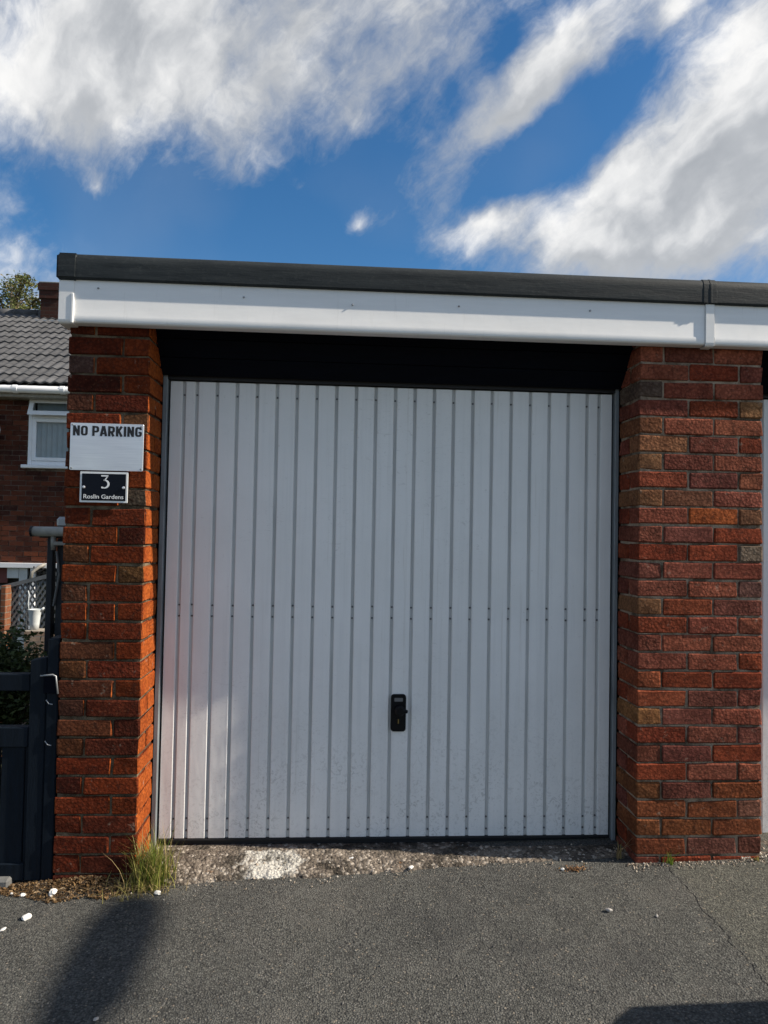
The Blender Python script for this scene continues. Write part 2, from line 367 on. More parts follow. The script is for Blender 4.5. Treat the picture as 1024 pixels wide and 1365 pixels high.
MT['greywood'] = simple('weathered_timber', (.15, .15, .145), .85, var=.4, scale=16, bump=.4, streak=(8, 8, .8))
MT['bucket'] = simple('pale_enamelled_metal', (.55, .58, .58), .4, var=.15)
MT['green'] = simple('green_bin_plastic', (.015, .05, .025), .5, var=.15, bump=.15, bscale=200)
MT['galv'] = simple('galvanised_steel', (.34, .35, .36), .5, .6, var=.2)
MT['lens'] = simple('lamp_lens', (.55, .55, .5), .2)
MT['palebrick'] = brick_tex('pale_garden_brick', (.52, .38, .27), (.42, .29, .2), (.38, .34, .28), .8)
MT['redpillar'] = brick_tex('orange_garden_brick', (.27, .11, .05), (.22, .08, .04), (.25, .21, .16))
MT['redroom'] = simple('dull_red_cloth', (.16, .05, .045), .8)

# ------------------------------------------------------------------ mesh helpers
class MB:
    def __init__(s): s.v = []; s.f = []; s.tone = []
    def add(s, vs, fs, tone=None):
        b = len(s.v); s.v += [tuple(p) for p in vs]; s.f += [tuple(b+i for i in q) for q in fs]
        if tone is not None: s.tone += [tone]*len(fs)
        return s
    def box(s, x0, x1, y0, y1, z0, z1, tone=None):
        return s.add([(x0, y0, z0), (x1, y0, z0), (x1, y1, z0), (x0, y1, z0), (x0, y0, z1), (x1, y0, z1), (x1, y1, z1), (x0, y1, z1)],
                     [(0, 3, 2, 1), (4, 5, 6, 7), (0, 1, 5, 4), (1, 2, 6, 5), (2, 3, 7, 6), (3, 0, 4, 7)], tone)
    def prism_x(s, prof, x0, x1):
        """profile of (y,z), counter-clockwise seen from -x ... extruded along x"""
        n = len(prof)
        vs = [(x0, y, z) for y, z in prof]+[(x1, y, z) for y, z in prof]
        return s.add(vs, [tuple(range(n)), tuple(range(2*n-1, n-1, -1))]+[(i, n+i, n+(i+1) % n, (i+1) % n) for i in range(n)])
    def tube(s, pts, rad, n=10, cap=True):
        pts = [Vector(p) for p in pts]
        rs = rad if isinstance(rad, (list, tuple)) else [rad]*len(pts)
        rings = []
        for i, p in enumerate(pts):
            t = (pts[min(i+1, len(pts)-1)]-pts[max(i-1, 0)]).normalized()
            a = t.orthogonal().normalized() if i == 0 else (rings[-1][1]-t*rings[-1][1].dot(t)).normalized()
            rings.append((p, a, t.cross(a), rs[i]))
        vs = [p+(a*math.cos(2*math.pi*j/n)+b*math.sin(2*math.pi*j/n))*r for p, a, b, r in rings for j in range(n)]
        fs = [(i*n+j, i*n+(j+1) % n, (i+1)*n+(j+1) % n, (i+1)*n+j) for i in range(len(pts)-1) for j in range(n)]
        if cap: fs += [tuple(range(n-1, -1, -1)), tuple((len(pts)-1)*n+j for j in range(n))]
        return s.add(vs, fs)
    def mesh(s, name, mat, smooth=False, bevel=0, seg=1):
        me = bpy.data.meshes.new(name); me.from_pydata(s.v, [], s.f)
        if s.tone and len(s.tone) == len(s.f):
            a = me.attributes.new('tone', 'FLOAT', 'FACE'); a.data.foreach_set('value', s.tone)
        bm = bmesh.new(); bm.from_mesh(me)
        if not s.tone: bmesh.ops.recalc_face_normals(bm, faces=bm.faces)
        if bevel:
            es = [e for e in bm.edges if len(e.link_faces) == 2 and e.calc_face_angle(0) > .5]
            bmesh.ops.bevel(bm, geom=es, offset=bevel, segments=seg, affect='EDGES', clamp_overlap=True)
        bm.to_mesh(me); bm.free()
        me.materials.append(MT[mat])
        if smooth:
            for p in me.polygons: p.use_smooth = True
        return me
    def build(s, name, mat, parent=None, smooth=False, bevel=0, seg=1):
        return link(name, s.mesh(name, mat, smooth, bevel, seg), parent)
def link(name, me, parent=None, loc=None):
    o = bpy.data.objects.new(name, me); COL.objects.link(o)
    if parent: o.parent = parent
    if loc is not None: o.location = loc
    return o
def thing(name, label, cat, loc=(0, 0, 0), group=None):
    o = bpy.data.objects.new(name, None); COL.objects.link(o); o.location = loc; o.empty_display_size = .1
    return tag(o, label, cat, group)
def tag(o, label=None, cat=None, group=None, kind=None):
    if label: o['label'] = label
    if cat: o['category'] = cat
    if group: o['group'] = group
    if kind: o['kind'] = kind
    return o
def smooth_by_angle(me, ang=.6):
    for p in me.polygons: p.use_smooth = True
    me.set_sharp_from_angle(angle=ang)

# ------------------------------------------------------------------ ground
def sstep(a, b, x):
    t = min(max((x-a)/(b-a), 0), 1); return t*t*(3-2*t)
def gz(x, y=0):
    z = -.042+.0255*min(max(x, -3), 6)
    return z - 1.36*sstep(.6, 4.2, y)*(1 if True else 0)
def axis(lo, hi, dense):
    v = [lo, -500, -150, -60, -30, -16, -10]; v += [a for a in dense]; v += [10, 16, 30, 60, 150, 500, hi]
    return sorted(set(v))
xs = axis(-1500, 1500, [-8, -6, -4.5]+[-3.5+.1*i for i in range(106)]+[8]); ys = axis(-1500, 1500, [-8, -6, -4]+[-3+.1*i for i in range(81)]+[6, 7, 8])
mb = MB(); nx = len(xs)
for y in ys:
    for x in xs:
        near = math.exp(-((x-1)**2+(y+1)**2)/9)
        mb.v.append((x, y, gz(x, y)+.005*near*mnoise.noise((x*1.1, y*1.1, 2))))
for j in range(len(ys)-1):
    for i in range(nx-1): mb.f.append((j*nx+i, j*nx+i+1, (j+1)*nx+i+1, (j+1)*nx+i))
tag(mb.build('ground', 'ground', smooth=True), kind='structure')

# ------------------------------------------------------------------ garage
PC = .0781                                   # brick course
XR = 2.407; WR = .552; ZR = .0494      # right pier
garage = thing('garage', 'brick garage with wide white ribbed up-and-over door, white fascia and grey flat roof', 'garage', (1.33, 0, 0))
GX = Vector((1.33, 0, 0))
def gl(o): o.location = o.location - GX; return o      # keep world place under the garage root
def brick_mesh(lx, ly, lz, seed):
    r = random.Random(seed)
    bm = bmesh.new(); bmesh.ops.create_cube(bm, size=1, matrix=Matrix.Diagonal((lx, ly, lz, 1)))
    bmesh.ops.bevel(bm, geom=list(bm.edges), offset=.0045, segments=1, affect='EDGES')
    for v in bm.verts:
        v.co += Vector((r.uniform(-1, 1)*.0020, r.uniform(-1, 1)*.0009, r.uniform(-1, 1)*.0024))
    for _ in range(r.choice((0, 1, 1, 2))):               # a knocked corner
        c = r.choice(list(bm.verts)).co.copy()
        for v in bm.verts:
            if (v.co-c).length < .012: v.co *= Vector((.975 if lx > .15 else .95, .97, .93))
    me = bpy.data.meshes.new('brick'); bm.to_mesh(me); bm.free(); me.materials.append(MT['brick'])
    return me
BM = {('s', i): brick_mesh(.217, .1035, PC-.0085, i) for i in range(10)}
BM.update({('h', i): brick_mesh(.1035, .215, PC-.0085, 40+i) for i in range(10)})
BM.update({('q', i): brick_mesh(.1025, .1025, PC-.0085, 80+i) for i in range(4)})
REDS = [(.26, .050, .017), (.22, .043, .017), (.30, .060, .018), (.18, .038, .018), (.25, .055, .020), (.31, .064, .018), (.15, .034, .018)]
DULL = [(.20, .066, .043), (.25, .076, .046), (.17, .058, .043), (.27, .086, .050), (.22, .070, .046)]
TAN, OLIVE, GREY, BROWN, PINK, ORANGE = (.36, .27, .14), (.27, .23, .10), (.19, .145, .11), (.24, .115, .050), (.36, .16, .11), (.48, .15, .045)
def put_brick(kind, cx, cy, cz, col, parent, tone=1.0, ends=0.0):  # ends: weight of the sunlight painted on side faces
    me = BM[(kind, rnd.randrange(4 if kind == 'q' else 10))]
    o = link('brick', me, parent, (cx, cy-0+rnd.uniform(-.0018, .0018), cz+rnd.uniform(-.0012, .0012)))
    o.rotation_euler = (rnd.uniform(-.006, .006), rnd.uniform(-.006, .006), rnd.choice((0, math.pi))+rnd.uniform(-.008, .008))
    j = rnd.uniform(.82, 1.10); col = (col[0]*.46+.085, col[1]*.38+.022, col[2]*.34+.010) if max(col) > .2 and col not in REDS and col not in DULL else col
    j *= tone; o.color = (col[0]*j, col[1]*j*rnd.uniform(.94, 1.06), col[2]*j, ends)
    return o
# left pier: one and a half bricks wide, fronts toned darker, ends painted sunlit
pl = gl(MB().box(.0065, .3205, .0065, .208, -.12, 2.345).build('left_pier', 'mortar_dark', garage))
spL = {(4, 'R'): TAN, (12, 'R'): OLIVE, (11, 'L'): (.30, .17, .09), (13, 'L'): (.25, .16, .11), (16, 'L'): (.27, .15, .09), (17, 'L'): (.29, .17, .08), (17, 'R'): (.34, .075, .034),
       (18, 'L'): (.28, .13, .08), (19, 'L'): (.24, .17, .13), (20, 'L'): (.27, .13, .07), (21, 'L'): (.30, .16, .075), (3, 'L'): (.21, .14, .10), (1, 'L'): (.17, .10, .08), (6, 'L'): (.24, .15, .11), (8, 'R'): GREY, (14, 'M'): (.40, .095, .036)}
for i in range(-2, 30):
    k = 27-i; cz = (i+.5)*PC
    def colr(side): return spL.get((k, side)) or rnd.choice(REDS)
    if i % 2 == 0:     # header then stretcher
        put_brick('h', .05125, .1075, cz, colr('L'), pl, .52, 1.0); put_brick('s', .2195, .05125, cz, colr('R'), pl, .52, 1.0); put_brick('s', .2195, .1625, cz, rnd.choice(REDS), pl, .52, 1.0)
    else:
        if k == 14:
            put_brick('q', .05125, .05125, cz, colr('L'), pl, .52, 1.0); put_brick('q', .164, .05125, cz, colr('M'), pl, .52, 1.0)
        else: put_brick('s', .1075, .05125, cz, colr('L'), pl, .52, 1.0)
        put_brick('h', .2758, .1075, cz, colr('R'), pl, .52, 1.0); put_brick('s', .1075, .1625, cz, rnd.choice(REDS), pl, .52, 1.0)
# right pier: two and a half bricks wide
pr = gl(MB().box(XR+.0065, XR+WR-.0065, .0065, .208, -.12, 2.345).build('right_pier', 'mortar', garage))
spR = {(1, 0): (.13, .10, .075), (2, 2): (.42, .31, .17), (3, 0): (.33, .21, .11), (4, 0): (.36, .25, .14), (5, 0): (.38, .31, .16), (7, 0): (.38, .27, .15), (7, 1): (.21, .14, .105),
       (8, 1): ORANGE, (8, 2): (.24, .19, .12), (10, 2): GREY, (6, 2): PINK, (6, 0): (.36, .12, .07), (13, 0): (.31, .25, .14), (19, 0): (.40, .29, .13), (12, 2): (.15, .075, .06),
       (16, 2): (.40, .10, .05), (13, 1): (.38, .12, .065), (17, 0): (.40, .14, .075), (18, 0): (.42, .155, .08), (23, 0): (.27, .17, .075), (24, 0): (.28, .13, .06), (24, 1): (.30, .135, .06),
       (25, 0): (.28, .145, .065), (25, 1): (.26, .125, .055), (25, 2): (.24, .11, .05), (23, 2): (.30, .125, .05), (24, 2): (.20, .09, .06), (26, 0): (.21, .08, .045), (26, 1): (.16, .07, .05), (26, 2): (.15, .055, .04)}
for i in range(-2, 30):
    k = 26-i; cz = ZR+(i+.5)*PC
    if cz > 2.32: continue
    def colr(j): return spR.get((k, j)) or rnd.choice(DULL+DULL+[(.30, .075, .036), (.27, .065, .034), (.24, .058, .034)])
    if k % 2:      # header, stretcher, stretcher
        put_brick('h', XR+.05125, .1075, cz, colr(0), pr, 1.1); put_brick('s', XR+.22, .05125, cz, colr(1), pr, 1.1); put_brick('s', XR+.4445, .05125, cz, colr(2), pr, 1.1); put_brick('s', XR+.4445, .1625, cz, colr(9), pr, 1.1)
    else:
        put_brick('s', XR+.1075, .05125, cz, colr(0), pr, 1.1); put_brick('s', XR+.332, .05125, cz, colr(1), pr, 1.1); put_brick('h', XR+.50075, .1075, cz, colr(2), pr, 1.1); put_brick('s', XR+.1075, .1625, cz, colr(9), pr, 1.1)
# side and rear walls, roof deck
gl(MB().box(.006, .2205, .212, 4.8, -1.6, 2.346).build('side_wall', 'wall_brick', garage))
gl(MB().box(XR+.17, XR+.385, .212, 4.8, -1.6, 2.346).build('party_wall', 'wall_brick', garage))
gl(MB().box(.223, XR+.168, 4.58, 4.798, -1.6, 2.346).build('rear_wall', 'wall_brick', garage))
gl(MB().box(.33, XR-.003, .31, 4.57, -.1, .012).build('floor_slab', 'slab', garage))
XJ = 2.688                                                    # joint between the two garages
def roof_parts(root, x0, x1, off, left_end):
    def fix(o): o.location = Vector(o.location)-off; return o
    fix(MB().box(x0+.03, x1-.001, -.02, 4.84, 2.352, 2.488).build('roof_deck', 'grp', root))
    prof = [(-.040, 2.400), (-.062, 2.402), (-.066, 2.408), (-.066, 2.468), (-.0645, 2.484), (-.059, 2.497), (-.050, 2.506), (-.038, 2.511), (-.020, 2.512), (.10, 2.497), (.10, 2.489), (-.040, 2.489)]
    e = MB().prism_x(prof, x0, x1)
    o = fix(e.build('roof_edge_trim', 'grp', root)); smooth_by_angle(o.data, .5)
    # fascia board: flat face with a rounded lower lip
    fp = [(-.038, 2.418), (-.0505, 2.418), (-.0505, 2.262), (-.052, 2.258), (-.052, 2.240), (-.0505, 2.2335), (-.046, 2.2285), (-.039, 2.2265), (-.004, 2.2265), (-.004, 2.2335), (-.038, 2.2335)]
    o = fix(MB().prism_x(fp, x0+.022, x1-.0005).build('fascia_board', 'pvc', root)); smooth_by_angle(o.data, .5)
roof_parts(garage, -.028, XJ, GX, True)
# wrapped corner of the roof edge and the verge down the left side
v = MB(); v.box(-.036, .05, -.0695, .06, 2.398, 2.507); gl(v.build('roof_corner_wrap', 'grp', garage, bevel=.010, seg=3))
gl(MB().box(-.0345, .028, .062, 4.84, 2.400, 2.506).build('verge_trim', 'grp', garage, bevel=.012, seg=3))
gl(MB().box(-.022, .004, .0, 4.8, 2.228, 2.399).build('side_fascia', 'pvc', garage))
cc = MB().prism_x([(-.0525, 2.399), (-.0555, 2.396), (-.0555, 2.238), (-.053, 2.229), (-.046, 2.2225), (-.02, 2.2215), (.05, 2.2215), (.05, 2.399)], -.026, .034)
gl(cc.build('fascia_corner_cap', 'pvc', garage, bevel=.003, seg=2))
gl(MB().box(.024, .0345, -.0585, -.0505, 2.224, 2.345).build('corner_cap_rib', 'pvc', garage, bevel=.002))
jt = MB().prism_x([(-.0525, 2.414), (-.0575, 2.411), (-.0575, 2.2365), (-.055, 2.2265), (-.047, 2.220), (-.01, 2.219), (-.01, 2.225), (-.0525, 2.225)], XJ-.020, XJ+.020)
gl(jt.build('fascia_joint_cover', 'pvc', garage, bevel=.002, seg=2))
jw = MB()
for a, b_, t in ((-.034, .026, .0011), (-.006, .006, .0026)):
    jw.prism_x([(-.05, 2.401), (-.0662-t, 2.4035), (-.0662-t, 2.468), (-.0645-t, 2.486), (-.058-t, 2.501), (-.046, 2.511+t), (-.02, 2.513+t), (.03, 2.509+t), (.03, 2.49), (-.05, 2.49)], XJ+a, XJ+b_)
gl(jw.build('roof_joint_bead', 'grp', garage, bevel=.002))
for px, py in ((325, 396), (470, 406), (612, 408), (787, 414), (131, 384)):
    p = at(px, py, Y=-.052)
    o = MB().tube([(0, 0, 0), (0, -.003, 0), (0, -.006, 0)], [.0045, .0042, .0022], 8).build('fascia_screw', 'galv', garage); o.location = Vector((p.x, -.0503, p.z))-GX
# soffit and black header boards over the door
gl(MB().box(-.003, XJ, -.036, .012, 2.236, 2.243).build('soffit_strip', 'header', garage))
a0, a1 = Vector((.045, 2.285)), Vector((.205, 2.078)); nrm = Vector((-(a0.y-a1.y), -(a1.x-a0.x))).normalized()
for i in range(3):
    p = a0.lerp(a1, i/3+.006); q = a0.lerp(a1, (i+1)/3-.006); t = nrm*-.022
    gl(MB().prism_x([tuple(p), tuple(q), tuple(q+t), tuple(p+t)], .322, XR+.005).build('header_board', 'header', garage, bevel=.002))
gl(MB().box(.30, XR+.03, .212, .30, 2.085, 2.345).build('lintel', 'header', garage))
# steel door frame
DX0, DX1, DZ0, DZ1, DY = .3545, 2.3819, .034, 2.0635, .240
def door_frame(root, off, x0, x1, xa, xb):
    def fix(o): o.location = Vector(o.location)-off; return o
    for a, b_ in ((xa+.0005, x0-.007), (x1+.007, xb-.0005)):
        fix(MB().box(a, b_, .219, .285, -.01, 2.086).build('frame_jamb', 'steel', root, bevel=.002))
    fix(MB().box(xa+.002, xb-.002, .222, .285, 2.0675, 2.0835).build('frame_head', 'rubber', root))
def make_door(root, off, x0, rust=False):
    def fix(o): o.location = Vector(o.location)-off; return o
    W_ = DX1-DX0
    d = fix(MB().box(x0+.0015, x0+W_-.0015, DY+.0105, DY+.034, DZ0, DZ1).build('garage_door', 'groove', root))
    ends = [0, .062, .119]; pitch = (W_-.238)/20
    ends += [.119+pitch*i for i in range(1, 21)] + [W_-.062, W_]
    gw = .0062
    meshes = {}
    for i in range(len(ends)-1):
        a = ends[i]+(gw if i else 0); b_ = ends[i+1]-(gw if i < len(ends)-2 else 0); wd = round(b_-a, 4)
        if wd not in meshes:
            h = wd/2; z0, z1 = DZ0+.002, DZ1-.002; n = 7; c = .0022
            pr_ = [(-h, .011), (-h+.0014, .0022), (-h+.0034, 0), (h-.0034, 0), (h-.0014, .0022), (h, .011)]
            vs = [(x, y, z) for z in (z0, z1) for x, y in pr_]
            fs = [(j, j+1, 7+j, 6+j) for j in range(5)]+[tuple(range(5, -1, -1)), tuple(range(6, 12)), (0, 6, 11, 5)]
            meshes[wd] = MB().add(vs, fs).mesh('panel', 'door')
        o = link('panel', meshes[wd], d, (x0+(a+b_)/2, DY, 0))
    rv = MB()
    for i in range(1, len(ends)-1):
        for z in (2.003, 1.062, 1.012, .118, .066):
            zz = z+rnd.uniform(-.002, .002); cx = x0+ends[i]+rnd.uniform(-.001, .001)
            rv.tube([(cx, DY+.012, zz), (cx, DY+.0080, zz), (cx, DY+.0055, zz)], [.0045, .0045, .0026], 7)
    tag(rv.build('rivets', 'rivet', d), kind='stuff')
    MB().box(x0-.002, x0+W_+.002, DY-.001, DY+.036, DZ0-.013, DZ0-.0005).build('bottom_rail', 'rubber', d, bevel=.003)
    MB().box(x0+.004, x0+W_-.004, DY+.008, DY+.026, DZ0-.028, DZ0-.0125).build('rubber_seal', 'rubber', d)
    return d
door_frame(garage, GX, DX0, DX1, .327, XR)
door = make_door(garage, GX, DX0)
# handle: rounded back plate, grey badge, turning knob with lever, brass keyway
hc = at(531, 950, Y=DY-.004); hx, hz = hc.x, hc.z
def rrect(x0, x1, z0, z1, r, y0, y1, n=5):
    pts = []
    for cx, cz, a in ((x1-r, z1-r, 0), (x0+r, z1-r, 90), (x0+r, z0+r, 180), (x1-r, z0+r, 270)):
        for j in range(n+1): t = R(a+90*j/n); pts.append((cx+r*math.cos(t), cz+r*math.sin(t)))
    n = len(pts)
    return MB().add([(x, y0, z) for x, z in pts]+[(x, y1, z) for x, z in pts], [tuple(range(n)), tuple(range(2*n-1, n-1, -1))]+[(i, n+i, n+(i+1) % n, (i+1) % n) for i in range(n)])
rrect(hx-.034, hx+.034, hz-.083, hz+.083, .014, DY-.013, DY+.002).build('handle_plate', 'black', door, bevel=.003, seg=2)
rrect(hx-.019, hx+.019, hz+.052, hz+.068, .003, DY-.0145, DY-.012).build('handle_badge', 'greyplate', door)
kb = MB(); kb.tube([(hx+.004, DY-.012, hz+.018), (hx+.004, DY-.03, hz+.018), (hx+.004, DY-.048, hz+.018), (hx+.004, DY-.056, hz+.018)], [.019, .020, .024, .016], 18)
kb.tube([(hx+.004, DY-.044, hz+.018), (hx+.024, DY-.046, hz+.017), (hx+.038, DY-.045, hz+.014)], [.013, .010, .0065], 10)
o = kb.build('handle_knob', 'black', door); smooth_by_angle(o.data, .7)
MB().tube([(hx, DY-.012, hz-.036), (hx, DY-.0165, hz-.036)], .011, 14).build('lock_barrel', 'black', door, bevel=.001)
MB().box(hx-.0022, hx+.0022, DY-.0185, DY-.016, hz-.046, hz-.026).build('keyhole', 'brass', door)

# ------------------------------------------------------------------ neighbouring garage
NB = 2.959
g2 = thing('garage', 'neighbouring garage beyond the wide brick pier, white door edge and fascia showing', 'garage', (4.05, 0, 0))
G2 = Vector((4.05, 0, 0))
roof_parts(g2, XJ+.001, 5.42, G2, False)
x2 = NB+.0275
def f2(o): o.location = Vector(o.location)-G2; return o
door_frame(g2, G2, x2, x2+DX1-DX0, NB, NB+2.08)
make_door(g2, G2, x2)
f2(MB().box(NB+2.08, NB+2.41, 0, .22, -.1, 2.346).build('pier', 'wall_brick', g2))
f2(MB().box(NB+2.2, NB+2.4, .222, 4.8, -1.6, 2.346).build('side_wall', 'wall_brick', g2))
f2(MB().box(NB-.16, NB+2.198, 4.58, 4.798, -1.6, 2.346).build('rear_wall', 'wall_brick', g2))
f2(MB().box(NB-.03, NB+2.1, .214, .30, 2.086, 2.344).build('lintel', 'header', g2))
for i in range(3):
    p = a0.lerp(a1, i/3+.006); q = a0.lerp(a1, (i+1)/3-.006); t = nrm*-.022
    f2(MB().prism_x([tuple(p), tuple(q), tuple(q+t), tuple(p+t)], NB-.005, NB+2.085).build('header_board', 'header', g2, bevel=.002))
f2(MB().box(XJ+.003, 5.40, -.036, .012, 2.236, 2.243).build('soffit_strip', 'header', g2))

# ------------------------------------------------------------------ thresholds of rough broken concrete
def threshold(x0, x1, front, label):
    mb = MB(); nx_, ny_ = 190, 46; y0, y1 = -.16, .33
    for j in range(ny_+1):
        for i in range(nx_+1):
            x = x0+(x1-x0)*i/nx_; y = y0+(y1-y0)*j/ny_
            e = front(x)+.020*mnoise.noise((x*5, 1.7, 0))+.016*mnoise.noise((x*19, y*6, 4))+.008*mnoise.noise((x*60, y*60, 9))
            t = (y-e)/.26
            top = gz(x)+(.026-gz(x))*min(max(t, 0), 1)**.8
            z = top+.006*mnoise.noise((x*9, y*9, 0))+.0045*mnoise.noise((x*33, y*33, 5))+.003*mnoise.noise((x*90, y*90, 1))+.005
            d = y-e
            if d < 0: z -= min(-d*4, .06)
            if y > .21: z = min(z, .004+.004*mnoise.noise((x*30, y*30, 0)))
            z = min(z, DZ0-.030) if y > .17 else z
            mb.v.append((x, y, z))
    n = nx_+1
    for j in range(ny_):
        for i in range(nx_): mb.f.append((j*n+i, j*n+i+1, (j+1)*n+i+1, (j+1)*n+i))
    return tag(mb.build('threshold', 'concrete', smooth=True), kind='structure')
fr = lambda x: -.030+.038*(x-.45)+.030*max(0, x-1.4)
threshold(.318, XR+.008, fr, '')
threshold(NB-.008, NB+2.09, lambda x: .03, '')
# ------------------------------------------------------------------ signs on the left pier
sg = thing('no_parking_sign', 'brushed metal rectangular sign lettered NO PARKING screwed to brick pier', 'sign', (.164, -.012, 1.73))
SL = Vector(sg.location)
x0, x1, z0, z1 = at(94.5, 564, Y=-.01).x, at(190.5, 627, Y=-.01).x, at(100, 626.5, Y=-.01).z, at(100, 563.5, Y=-.01).z
def sgl(o, base): o.location = Vector(o.location)-base; return o
sgl(rrect(x0, x1, z0, z1, .004, -.0125, -.0085, 3).build('sign_plate', 'alu', sg, bevel=.0012), SL)
def text_mesh(txt, name, mat, width, height, bold=0, depth=.0008, space=1.0):
    cu = bpy.data.curves.new(name, 'FONT'); cu.body = txt; cu.extrude = depth; cu.offset = bold; cu.space_character = space; cu.resolution_u = 4
    t = bpy.data.objects.new(name, cu); COL.objects.link(t)
    bpy.context.view_layer.update()
    me = bpy.data.meshes.new_from_object(t.evaluated_get(bpy.context.evaluated_depsgraph_get()))
    bpy.data.objects.remove(t); bpy.data.curves.remove(cu)
    X = [v.co.x for v in me.vertices]; Y = [v.co.y for v in me.vertices]
    for v in me.vertices:
        a = (v.co.x-min(X))/(max(X)-min(X))*width; b_ = (v.co.y-min(Y))/(max(Y)-min(Y))*height
        v.co = (a, v.co.z-depth, b_) if False else (a, -v.co.z, b_)
    me.materials.clear(); me.materials.append(MT[mat]); me.name = name
    return me
sw, sh = x1-x0, z1-z0
def block_letters(txt, width, height, y0, y1):
    """heavy condensed capitals drawn as thick strokes in a cell .60 wide and 1 high"""
    w_, k1 = .60, .215; h_ = k1/2; l, r_, b0, t0 = h_, w_-h_, h_, 1-h_; cr_ = .16
    def arc(cx, cz, rx, rz, d0, d1, n=6): return [(cx+rx*math.cos(R(d0+(d1-d0)*i/n)), cz+rz*math.sin(R(d0+(d1-d0)*i/n))) for i in range(n+1)]
    O = arc(r_-cr_, t0-cr_, cr_, cr_, 0, 90)+arc(l+cr_, t0-cr_, cr_, cr_, 90, 180)+arc(l+cr_, b0+cr_, cr_, cr_, 180, 270)+arc(r_-cr_, b0+cr_, cr_, cr_, 270, 360)
    bowlP = [(l, t0)]+arc(r_-.15, t0-.15, .15, .15, 90, 0)+arc(r_-.15, .43+.15, .15, .15, 0, -90)+[(l, .43)]
    G = {'N': [[(l, 0), (l, 1)], [(r_, 0), (r_, 1)], [(l, .96), (r_, .04)]], 'O': [O+[O[0], O[1]]], 'P': [[(l, 0), (l, 1)], bowlP],
         'A': [[(.075, 0), (w_/2-.03, 1)], [(w_-.075, 0), (w_/2+.03, 1)], [(.14, .27), (w_-.14, .27)]], 'R': [[(l, 0), (l, 1)], bowlP, [(r_-.20, .45), (r_-.01, 0)]],
         'K': [[(l, 0), (l, 1)], [(l+.04, .38), (r_+.01, 1)], [(l+.13, .56), (r_+.02, 0)]], 'I': [[(h_, 0), (h_, 1)]],
         'G': [[(r_, .70)]+arc(r_-cr_, t0-cr_, cr_, cr_, 0, 90)+arc(l+cr_, t0-cr_, cr_, cr_, 90, 180)+arc(l+cr_, b0+cr_, cr_, cr_, 180, 270)+arc(r_-cr_, b0+cr_, cr_, cr_, 270, 360)+[(r_, .48)], [(w_/2, .44), (r_+.02, .44)]]}
    adv = {'I': k1+.09, ' ': .30}; pen = 0; tot = sum(adv.get(c, w_+.09) for c in txt)-.09
    mb = MB(); sx, sz = width/tot, height
    for c in txt:
        for si, pl_ in enumerate(G.get(c, [])):
            vs = []
            for i, p in enumerate(pl_):
                a_ = Vector(pl_[max(i-1, 0)]); e_ = Vector(pl_[min(i+1, len(pl_)-1)]); t = (e_-a_).normalized(); n_ = Vector((-t.y, t.x))*h_*(.82 if abs(t.x) > .9 else 1)
                for q in (Vector(p)+n_, Vector(p)-n_):
                    vs += [((pen+q.x)*sx, y0-si*.00015, q.y*sz), ((pen+q.x)*sx, y1, q.y*sz)]
            fs = []
            for i in range(len(pl_)-1):
                a_, e_ = 4*i, 4*i+4
                fs += [(a_, a_+2, e_+2, e_), (a_+1, e_+1, e_+3, a_+3), (a_, e_, e_+1, a_+1), (a_+2, a_+3, e_+3, e_+2)]
            n_ = 4*(len(pl_)-1); fs += [(0, 1, 3, 2), (n_, n_+2, n_+3, n_+1)]
            mb.add(vs, fs)
        pen += adv.get(c, w_+.09)
    return mb
lm = block_letters('NO PARKING', sw*.94, sh*.215, -.0131, -.0122).build('lettering', 'ink', sg)
lm.location = Vector((x0+sw*.035, 0, z1-sh*.27))-SL
for cx, cz in ((x0+.008, z0+.008), (x1-.008, z0+.008), (x0+.008, z1-.008), (x1-.010, z1-.010)):
    sgl(MB().tube([(cx, -.0122, cz), (cx, -.0150, cz), (cx, -.0156, cz)], [.0042, .0038, .002], 10).build('screw', 'galv', sg), SL)
pt = thing('house_number_plate', 'small black enamel plate with white border, number 3 and street name, below the larger sign', 'sign', (.158, -.011, 1.565))
PL = Vector(pt.location)
x0, x1, z0, z1 = at(106.5, 650, Y=-.01).x, at(170.5, 650, Y=-.01).x, at(138, 670, Y=-.01).z, at(138, 629, Y=-.01).z
sgl(rrect(x0, x1, z0, z1, .002, -.0115, -.008, 2).build('border', 'white', pt, bevel=.0008), PL)
sgl(rrect(x0+.008, x1-.008, z0+.008, z1-.008, .001, -.0128, -.0105, 2).build('plate_face', 'plate', pt), PL)
# flat-topped numeral 3
hw, hh = .0175, .052; cx, cz = (x0+x1)/2+.002, z1-.014-hh
def stroke(mb, pts, wds):
    vs = []
    for i, p in enumerate(pts):
        a = Vector(pts[max(i-1, 0)]); b_ = Vector(pts[min(i+1, len(pts)-1)]); t = (b_-a).normalized(); n_ = Vector((-t.y, t.x))*wds[i]/2
        for q in (Vector(p)+n_, Vector(p)-n_): vs += [(q.x, -.0137, q.y), (q.x, -.0126, q.y)]
    fs = []
    for i in range(len(pts)-1):
        a, b_ = 4*i, 4*i+4
        fs += [(a, a+2, b_+2, b_), (a+1, b_+1, b_+3, a+3), (a, b_, b_+1, a+1), (a+2, a+3, b_+3, b_+2)]
    n_ = 4*(len(pts)-1); fs += [(0, 1, 3, 2), (n_, n_+2, n_+3, n_+1)]
    mb.add(vs, fs)
n3 = MB()
stroke(n3, [(cx-hw*.75, cz+hh*.955), (cx+hw*.85, cz+hh*.955)], [.0055, .0055])
stroke(n3, [(cx+hw*.80, cz+hh*.95), (cx+hw*.05, cz+hh*.60)], [.0042, .0042])
